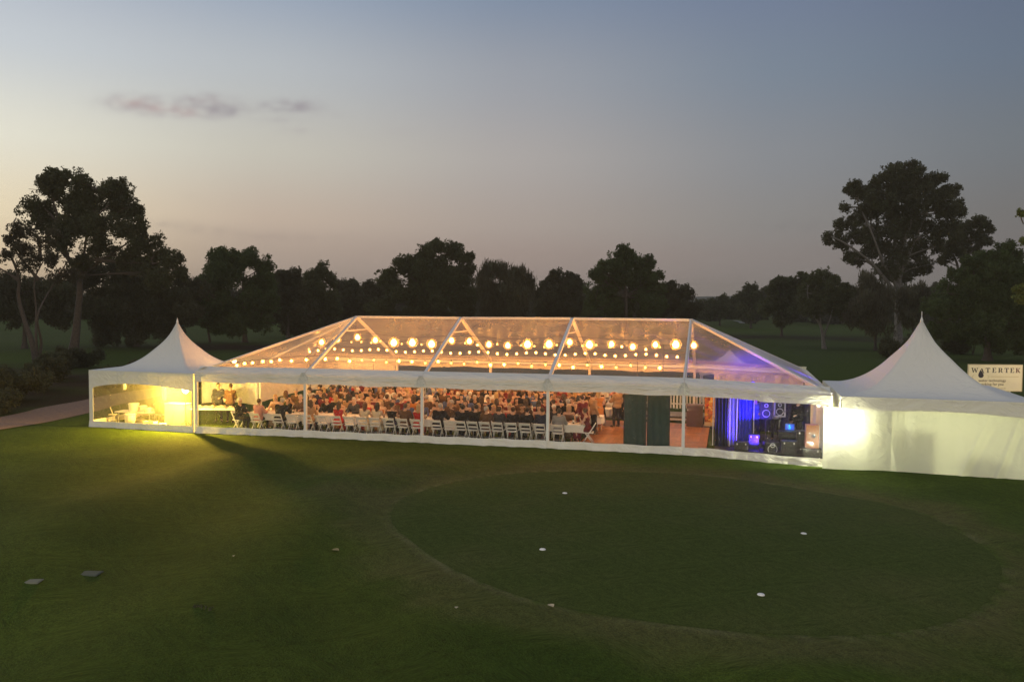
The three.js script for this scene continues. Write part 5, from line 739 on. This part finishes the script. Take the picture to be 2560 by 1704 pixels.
  out.hair = place(polygonise((x, y, z) => { const faceBox = Math.max(0.03 - z, y - 0.06); let d = Math.max(strands(x, y, z), -faceBox); if (hr !== 'long') d = Math.max(d, (z < -0.03 ? -0.07 : -0.015) - y); return d; }, [-0.13, -0.29, -0.18], [0.13, 0.15, 0.12], 0.016));
  const collar = cap([J.neck[0], J.neck[1] - 0.02, J.neck[2] + 0.012], [J.neck[0], J.neck[1] + 0.3, J.neck[2] + 0.03], 0.062, 0.075), neckCut = (x, y, z) => y - (J.neck[1] - (f ? 0.05 : 0.0) - (z > J.neck[2] ? (f ? 0.05 : 0.035) * 1 : 0));
  if (f && look.dress) {
    const skirt = J.standing ? [cap([0, J.pelvis[1], J.pelvis[2]], [0, 0.5, J.pelvis[2]], 0.17, 0.25)] : legs.map((l, i) => l).filter((_, i) => i % 2 === 0).concat([cap(mid(J.knL, J.knR, 0.5), mid(mid(J.knL, J.knR, 0.5), mid(J.anL, J.anR, 0.5), 0.6), 0.13, 0.15), cap(J.pelvis, mid(J.knL, J.knR, 0.5), 0.15, 0.12)]);
    const uf = union([...torso, ...skirt], 0.06, 0.016); out.dress = polygonise((x, y, z) => Math.max(uf(x, y, z), neckCut(x, y, z)), lo, hi, 0.034);
  } else {
    const uf = union([...torso, ...arms], 0.05, 0.02), wr = ['L', 'R'].map((s) => J['wr' + s]);
    out.jacket = polygonise((x, y, z) => { return Math.max(uf(x, y, z), -(collar(x, y, z) - 0.012), J.pelvis[1] - 0.1 - y); }, lo, hi, 0.034);
    const lf = union([...legs, torso[0]], 0.05, 0.014); out.trousers = polygonise((x, y, z) => Math.max(lf(x, y, z), y - J.pelvis[1] - 0.06, J.anL[1] - 0.02 - y), lo, hi, 0.034);
    const ff = union(feet, 0.03, 0.012); out.shoes = polygonise((x, y, z) => Math.max(ff(x, y, z), y - J.anL[1] + 0.005), ...boundsOf([J.anL, J.anR, J.toL, J.toR], 0.08), 0.028);
  }
  return out;
}
const sit = (o = {}) => ({ pelvis: [0, 0.55, -0.02], hipL: [-0.095, 0.53, 0], hipR: [0.095, 0.53, 0], neck: [0, 1.09, 0.0 + (o.lean ?? 0)], head: [o.hx ?? 0, 1.25, 0.04 + (o.lean ?? 0) * 1.25], shL: [-0.17, 1.02, (o.lean ?? 0) * 0.9], shR: [0.17, 1.02, (o.lean ?? 0) * 0.9],
  elL: o.elL ?? [-0.25, 0.8, 0.13], elR: o.elR ?? [0.25, 0.8, 0.13], wrL: o.wrL ?? [-0.14, 0.79, 0.37], wrR: o.wrR ?? [0.14, 0.79, 0.37], knL: [-0.11, 0.52, 0.43], knR: [0.12, 0.52, 0.43], anL: [-0.11, 0.09, 0.4], anR: [0.13, 0.09, 0.36], toL: [-0.12, 0.035, 0.56], toR: [0.15, 0.035, 0.52] });
const stand = (o = {}) => ({ standing: true, pelvis: [0, 0.93, 0], hipL: [-0.09, 0.9, 0], hipR: [0.09, 0.9, 0], neck: [0, 1.48, -0.02 + (o.lean ?? 0)], head: [0, 1.64, 0.02 + (o.lean ?? 0) * 1.3], shL: [-0.175, 1.4, -0.02 + (o.lean ?? 0)], shR: [0.175, 1.4, -0.02 + (o.lean ?? 0)],
  elL: o.elL ?? [-0.25, 1.13, -0.03], elR: o.elR ?? [0.25, 1.13, -0.03], wrL: o.wrL ?? [-0.23, 0.88, 0.1], wrR: o.wrR ?? [0.23, 0.88, 0.1], knL: [-0.1, 0.5, 0.02], knR: [0.11, 0.5, 0.05], anL: [-0.11, 0.09, -0.02], anR: [0.13, 0.09, 0.02], toL: [-0.14, 0.035, 0.14], toR: [0.17, 0.035, 0.17] });
const joints = (j) => { const k = { ...j }; delete k.standing; return k; };
function fig(j, look) { const J = joints(j); if (j.standing) Object.defineProperty(J, 'standing', { value: true, enumerable: false }); return figure(J, look); }
const FIG = {
  manA: fig(sit(), { sex: 'm', hair: 'short', turn: 0 }), manB: fig(sit({ lean: 0.1, elL: [-0.27, 0.8, 0.22], wrL: [-0.08, 0.8, 0.42], elR: [0.26, 0.8, 0.2] }), { sex: 'm', hair: 'short', turn: 0.5, nod: 0.25 }), manC: fig(sit({ lean: -0.05, elR: [0.3, 0.82, 0.02], wrR: [0.2, 1.0, 0.2] }), { sex: 'm', hair: 'short', turn: -0.8 }),
  womanA: fig(sit(), { sex: 'f', hair: 'long', turn: 0.2, dress: true }), womanB: fig(sit({ lean: 0.07, elR: [0.25, 0.82, 0.2], wrR: [0.1, 1.02, 0.3] }), { sex: 'f', hair: 'bun', turn: -0.6, dress: true }), womanC: fig(sit({ lean: 0.02 }), { sex: 'f', hair: 'long', turn: 0.9, dress: false }),
  standA: fig(stand({ elR: [0.26, 1.15, 0.08], wrR: [0.14, 1.12, 0.3] }), { sex: 'm', hair: 'short', turn: 0.4 }), standB: fig(stand({ lean: 0.08, elL: [-0.24, 1.15, 0.1], wrL: [-0.14, 1.05, 0.33], elR: [0.24, 1.15, 0.1], wrR: [0.12, 1.05, 0.33] }), { sex: 'm', hair: 'short', turn: 0, nod: 0.35 }), standC: fig(stand({ elL: [-0.23, 1.15, 0.0], wrL: [-0.12, 1.02, 0.2] }), { sex: 'f', hair: 'long', turn: -0.4, dress: true }),
};
const skins = [[0.52, 0.32, 0.22], [0.46, 0.27, 0.18], [0.58, 0.38, 0.28]].map((c) => std(...c, 0.6)), hairs = { black: [0.012, 0.01, 0.009], brown: [0.05, 0.026, 0.014], auburn: [0.1, 0.04, 0.02], blonde: [0.42, 0.28, 0.13], grey: [0.36, 0.34, 0.32], white: [0.6, 0.57, 0.53] };
const HM = Object.fromEntries(Object.entries(hairs).map(([k, c]) => [k, std(...c, 0.7)]));
const cloth = { black: [0.012, 0.012, 0.014], charcoal: [0.04, 0.04, 0.045], navy: [0.02, 0.025, 0.05], grey: [0.24, 0.24, 0.24], white: [0.7, 0.68, 0.65], red: [0.42, 0.03, 0.025], burgundy: [0.14, 0.02, 0.025], pink: [0.55, 0.26, 0.24], cream: [0.6, 0.5, 0.36], tan: [0.36, 0.22, 0.12], orange: [0.5, 0.2, 0.06], blue: [0.09, 0.13, 0.28], green: [0.05, 0.09, 0.05], brown: [0.11, 0.06, 0.035] };
const CM = Object.fromEntries(Object.entries(cloth).map(([k, c]) => [k, phys(...c, 0.9, { specularIntensity: 0.2 })])), shoeM = std(0.015, 0.013, 0.012, 0.5), eyeM = std(0.02, 0.015, 0.012, 0.3), trouserM = phys(0.02, 0.02, 0.024, 0.9, { specularIntensity: 0.2 });
const isWoman = (k) => /woman|standC/.test(k);
function person(kind, pos, turn, { skin = 0, hair = 'brown', wear = 'black', bottoms }, label, group) {
  const F = FIG[kind], o = thing('person', label, 'person', pos, turn, group);
  mesh('body', F.body, skins[skin], o); mesh('eyes', F.eyes, eyeM, o); mesh('hair', F.hair, HM[hair], o);
  if (F.dress) mesh('dress', F.dress, CM[wear], o); else { mesh(/white|cream|pink|blue|grey|tan|orange|green|red/.test(wear) ? 'shirt' : 'jacket', F.jacket, CM[wear], o); mesh('trousers', F.trousers, bottoms ? CM[bottoms] : trouserM, o); mesh('shoes', F.shoes, shoeM, o); }
  return o;
}
// folding chair: front leg runs up into the back post, rear leg crosses under the seat
const chairM = std(0.74, 0.73, 0.7, 0.5), padM = std(0.7, 0.69, 0.66, 0.6);
function makeChair() {
  const o = thing('folding_chair', '', 'chair');
  for (const s of [-1, 1]) { mesh('frame_post', beam(V(s * 0.2, 0.0, 0.24), V(s * 0.2, 0.8, -0.26), 0.03, 0.04), chairM, o); mesh('rear_leg', beam(V(s * 0.168, 0.0, -0.22), V(s * 0.168, 0.43, 0.12), 0.026, 0.036), chairM, o); }
  mesh('seat', new THREE.ExtrudeGeometry(new THREE.Shape([[-0.185, -0.19], [0.185, -0.19], [0.185, 0.2], [-0.185, 0.2]].map(([a, b]) => new THREE.Vector2(a, b))), { depth: 0.03, bevelEnabled: true, bevelSize: 0.008, bevelThickness: 0.008, bevelSegments: 2 }).rotateX(-Math.PI / 2).translate(0, 0.432, 0.02), padM, o);
  mesh('top_rail', beam(V(0, 0.71, -0.205), V(0, 0.8, -0.262), 0.372, 0.024), chairM, o); mesh('back_slat', beam(V(0, 0.54, -0.105), V(0, 0.6, -0.142), 0.368, 0.02), chairM, o);
  mesh('stretcher', rod(V(-0.184, 0.16, 0.14), V(0.184, 0.16, 0.14), 0.012), chairM, o);
  return o;
}
const chair0 = makeChair(); let firstChair = true;
function chair(pos, turn, label, group) { const o = firstChair ? chair0 : copyOf(chair0); firstChair = false; o.position.set(...pos); o.rotation.set(0, turn, 0); o.userData.label = label; if (group) o.userData.group = group; return o; }

// ---------------------------------------------------------------- tables and guests
const ROWS = [[-1.5, 'front'], [-4.0, 'second'], [-6.45, 'third'], [-8.85, 'back']], clothM = std(0.74, 0.72, 0.68, 0.9), steelM = std(0.5, 0.5, 0.5, 0.35, { metalness: 0.8 });
{
  let t0 = null, c0 = null, b0 = null; const r = rng(31);
  ROWS.forEach(([z, rn], ri) => {
    for (let k = 0; k < 6; k++) {
      const x = 2.95 + k * 2.42 + (ri ? 0.3 : 0), y = H(x, z), lab = `${ORD[k]} table from the kitchen end in the ${rn} row of diners`;
      if (!t0) { t0 = thing('dining_table', lab, 'table'); mesh('tabletop', box(2.38, 0.03, 0.74, 0, 0.725, 0), steelM, t0); for (const a of [-1, 1]) for (const b of [-1, 1]) mesh('leg', rod(V(a * 0.9, 0, b * 0.28), V(a * 0.9, 0.71, b * 0.28), 0.016), steelM, t0); t0.userData.group = 'long dining tables'; } else { const c = copyOf(t0, lab); if (!c) throw 0; t0.last = 0; c.position.set(x, y, z); c.userData.label = lab; }
      if (ri === 0 && k === 0) t0.position.set(x, y, z);
      const cl = `white cloth on the ${ORD[k]} table from the kitchen end, ${rn} row`;
      if (!c0) { c0 = mesh('tablecloth', sheet(48, 20, (u, v) => { const a = u * 2 * Math.PI, m = 8, k2 = Math.pow(Math.abs(Math.cos(a)) ** m + Math.abs(Math.sin(a)) ** m, -1 / m), ins = Math.min(1, v * 2), dr = Math.max(0, v * 2 - 1), f = 1 + 0.03 * dr * Math.sin(a * 17); return [Math.cos(a) * k2 * 1.2 * ins * f, 0.746 - dr * 0.3 , Math.sin(a) * k2 * 0.385 * ins * (1 + 0.1 * dr * Math.sin(a * 17)), u * 6, v]; }), clothM); tag(c0, cl, 'tablecloth', 'white tablecloths'); c0.position.set(x, y, z); }
      else { const c = copyOf(c0, cl); c.position.set(x, y, z); }
      for (let j = 0; j < 2; j++) {
        const bx = x - 0.6 + j * 1.2 + (r() - 0.5) * 0.3, bl = `${j ? 'second' : 'first'} wine bottle on the ${ORD[k]} table, ${rn} row of diners`;
        if (!b0) { b0 = thing('wine_bottle', bl, 'bottle', [0, 0, 0], 0, 'wine bottles on the tables'); mesh('glass', new THREE.LatheGeometry([[0.001, 0], [0.037, 0], [0.038, 0.19], [0.03, 0.22], [0.014, 0.25], [0.013, 0.31], [0.001, 0.31]].map(([a, b]) => new THREE.Vector2(a, b)), 14), std(0.02, 0.035, 0.015, 0.12), b0); mesh('label', cyl(0.0388, 0.0388, 0.08, 0, 0.1, 0, 14, true), clothM, b0); b0.position.set(bx, y + 0.748, z + (r() - 0.5) * 0.2); }
        else { const c = copyOf(b0, bl); c.position.set(bx, y + 0.748, z + (r() - 0.5) * 0.2); }
      }
    }
  });
}
{
  const r = rng(12), pick = (a) => a[(r() * a.length) | 0], G = 'guests seated at the long tables', GC2 = 'white folding chairs at the long tables';
  // near side of the front row, their backs to the clear wall: [x, figure, hair, clothing] or an empty chair
  const FRONT = [[2.35, 'manA', 'brown', 'pink'], [3.35, 'manB', 'grey', 'black', 1.18], [4.02, null], [4.72, 'womanC', 'brown', 'tan'], [5.42, null], [6.02, 'womanA', 'brown', 'red'], [6.62, null], [7.18, 'womanA', 'auburn', 'cream'], [7.72, 'womanA', 'black', 'cream'], [8.34, 'womanB', 'black', 'black'], [8.94, 'manA', 'brown', 'brown'], [9.5, 'womanA', 'blonde', 'red'], [10.35, 'manB', 'grey', 'black', 1.15], [10.9, null], [11.36, 'manA', 'black', 'black', 1.2], [11.86, 'manB', 'black', 'black', 1.12], [12.36, 'manC', 'grey', 'brown'], [12.86, 'manA', 'brown', 'charcoal'], [13.42, 'manA', 'brown', 'black'], [13.98, 'manA', 'black', 'black'], [14.56, 'manB', 'brown', 'navy'], [15.25, 'manA', 'black', 'grey']];
  const word = (w) => isWoman(w) ? 'dress' : 'jacket';
  const describe = (kind, hair, wear, seat) => `${hair} haired guest in ${wear} ${FIG[kind].dress ? 'dress' : /white|cream|pink|blue|grey|tan|orange|green|red/.test(wear) ? 'shirt' : 'jacket'}, ${seat}`;
  FRONT.forEach(([x, k, hair, wear, s], i) => {
    const z = -0.82, y = H(x, z); chair([x, y, z - 0.02], Math.PI + (r() - 0.5) * 0.16, `white folding chair by the clear wall, ${ORD[i]} from the kitchen end${k ? '' : ', empty'}`, GC2);
    if (k) { const p = person(k, [x, y + 0.0, z - 0.14], Math.PI + (r() - 0.5) * 0.3, { skin: (r() * 3) | 0, hair, wear }, describe(k, hair, wear, `${ORD[i]} seat by the clear wall`), G); if (s) p.scale.set(s, 1.03, s); }
  });
  const men = ['manA', 'manB', 'manC'], women = ['womanA', 'womanB', 'womanC'], hm = ['brown', 'black', 'grey', 'grey', 'brown', 'white'], hw = ['blonde', 'brown', 'auburn', 'blonde', 'black', 'brown'], wm = ['black', 'charcoal', 'navy', 'white', 'brown', 'brown', 'tan', 'blue', 'burgundy', 'black', 'charcoal'], ww = ['red', 'black', 'pink', 'brown', 'orange', 'tan', 'burgundy', 'blue', 'brown', 'black', 'tan'];
  ROWS.forEach(([z0, rn], ri) => { for (const side of [1, -1]) {
    if (ri === 0 && side === 1) continue;
    const n = 23, z = z0 + side * 0.66;
    for (let i = 0; i < n; i++) {
      const x = (ri ? 2.2 : 1.9) + i * 0.615 + (r() - 0.5) * 0.1, y = H(x, z), turn = side > 0 ? Math.PI : 0, seat = `${ORD[i]} ${side > 0 ? 'near' : 'far'} seat, ${rn} table row`;
      chair([x, y, z + side * 0.02], turn + (r() - 0.5) * 0.12, `white folding chair, ${ORD[i]} from kitchen end, ${side > 0 ? 'near' : 'far'} side of ${rn} row`, GC2);
      if (r() < 0.06) continue;
      const w = r() < 0.48, k = pick(w ? women : men), hair = pick(w ? hw : hm), wear = pick(w ? ww : wm);
      const p = person(k, [x, y, z - side * 0.1], turn + (r() - 0.5) * 0.5, { skin: (r() * 3) | 0, hair, wear }, describe(k, hair, wear, seat), G); const s = 0.96 + 0.12 * r(); p.scale.setScalar(s);
    }
  } });
  // people apart from the rows
  const P1 = (k, x, z, t, look, l, s = 1) => { const p = person(k, [x, H(x, z), z], t, look, l); p.scale.setScalar(s); };
  chair([1.32, H(1.3, -1.1), -1.12], 1.25, 'white folding chair standing sideways at the kitchen end of the front table'); P1('manA', 1.36, -1.1, 1.25, { hair: 'white', wear: 'black' }, 'white haired guest in black jacket seated sideways at the kitchen end');
  P1('standB', -0.2, -2.85, -2.9, { hair: 'brown', wear: 'brown', skin: 1 }, 'person in brown serving food, standing behind the buffet table'); P1('standA', -0.95, -3.1, 0.4, { hair: 'black', wear: 'charcoal', skin: 1 }, 'person in charcoal standing beside the buffet server');
  P1('standA', 4.9, -9.5, 0.2, { hair: 'black', wear: 'black', skin: 1 }, 'person in black standing at the back behind the second bay', 1.0); P1('standC', 5.75, -9.55, 0.1, { hair: 'brown', wear: 'black' }, 'dark dressed person standing at the back beside the one in black'); P1('standA', 8.3, -9.6, -0.2, { hair: 'brown', wear: 'charcoal' }, 'person in charcoal standing at the back behind the third marquee post'); P1('standA', 14.2, -9.7, 0.3, { hair: 'black', wear: 'charcoal', skin: 1 }, 'person in charcoal standing at the back near the picket fence end');
  P1('standC', 16.15, -5.7, 2.6, { hair: 'auburn', wear: 'black' }, 'person in a black dress standing at the edge of the dance floor'); P1('standA', 16.85, -5.9, -2.3, { hair: 'brown', wear: 'tan', skin: 2 }, 'person in a tan shirt standing beside the black dress on the dance floor'); P1('standC', 17.15, -6.6, -1.2, { hair: 'black', wear: 'black', skin: 1 }, 'person in black standing behind the tan shirt on the dance floor');
  P1('standB', 16.0, -2.2, -2.2, { hair: 'brown', wear: 'burgundy' }, 'person in burgundy leaning over the end of the front table'); chair([16.35, H(16.3, -1.3), -1.35], -1.5, 'white folding chair turned sideways at the stage end of the front table');
  P1('womanB', 16.3, -1.35, -1.5, { hair: 'brown', wear: 'burgundy' }, 'seated guest in a burgundy dress turned sideways at the stage end');
  P1('standA', 16.2, -3.5, 2.2, { hair: 'brown', wear: 'tan' }, 'person in a tan shirt standing at the end of the second table row'); P1('standC', 16.25, -4.6, -2.6, { hair: 'blonde', wear: 'orange', skin: 2 }, 'blonde person in an orange dress standing at the edge of the dance floor'); P1('standB', 15.95, -7.6, 2.8, { hair: 'grey', wear: 'white' }, 'grey haired person in white standing behind the third table row end'); P1('standA', 16.5, -8.6, -2.2, { hair: 'brown', wear: 'pink', skin: 2 }, 'person in a pink shirt standing by the low bench end'); P1('standC', 15.85, -2.95, 0.6, { hair: 'brown', wear: 'burgundy' }, 'person in a burgundy dress standing between the first two table ends');
  const sy = H(23, -2) + 0.25, P2 = (k, x, z, t, look, l) => person(k, [x, sy, z], t, look, l);
  P2('standA', 22.6, -3.0, 0.1, { hair: 'brown', wear: 'blue' }, 'musician in a blue shirt standing on the stage behind the blue curtain'); P2('standB', 23.35, -3.3, 0.2, { hair: 'black', wear: 'grey', skin: 1 }, 'musician in a grey shirt bending over on the stage'); P2('standA', 24.15, -2.9, -0.6, { hair: 'grey', wear: 'black', skin: 2 }, 'musician in black standing on the stage by the desk');
}
console.log('leaf sprays', leafCount);
renderer.render(scene, camera);
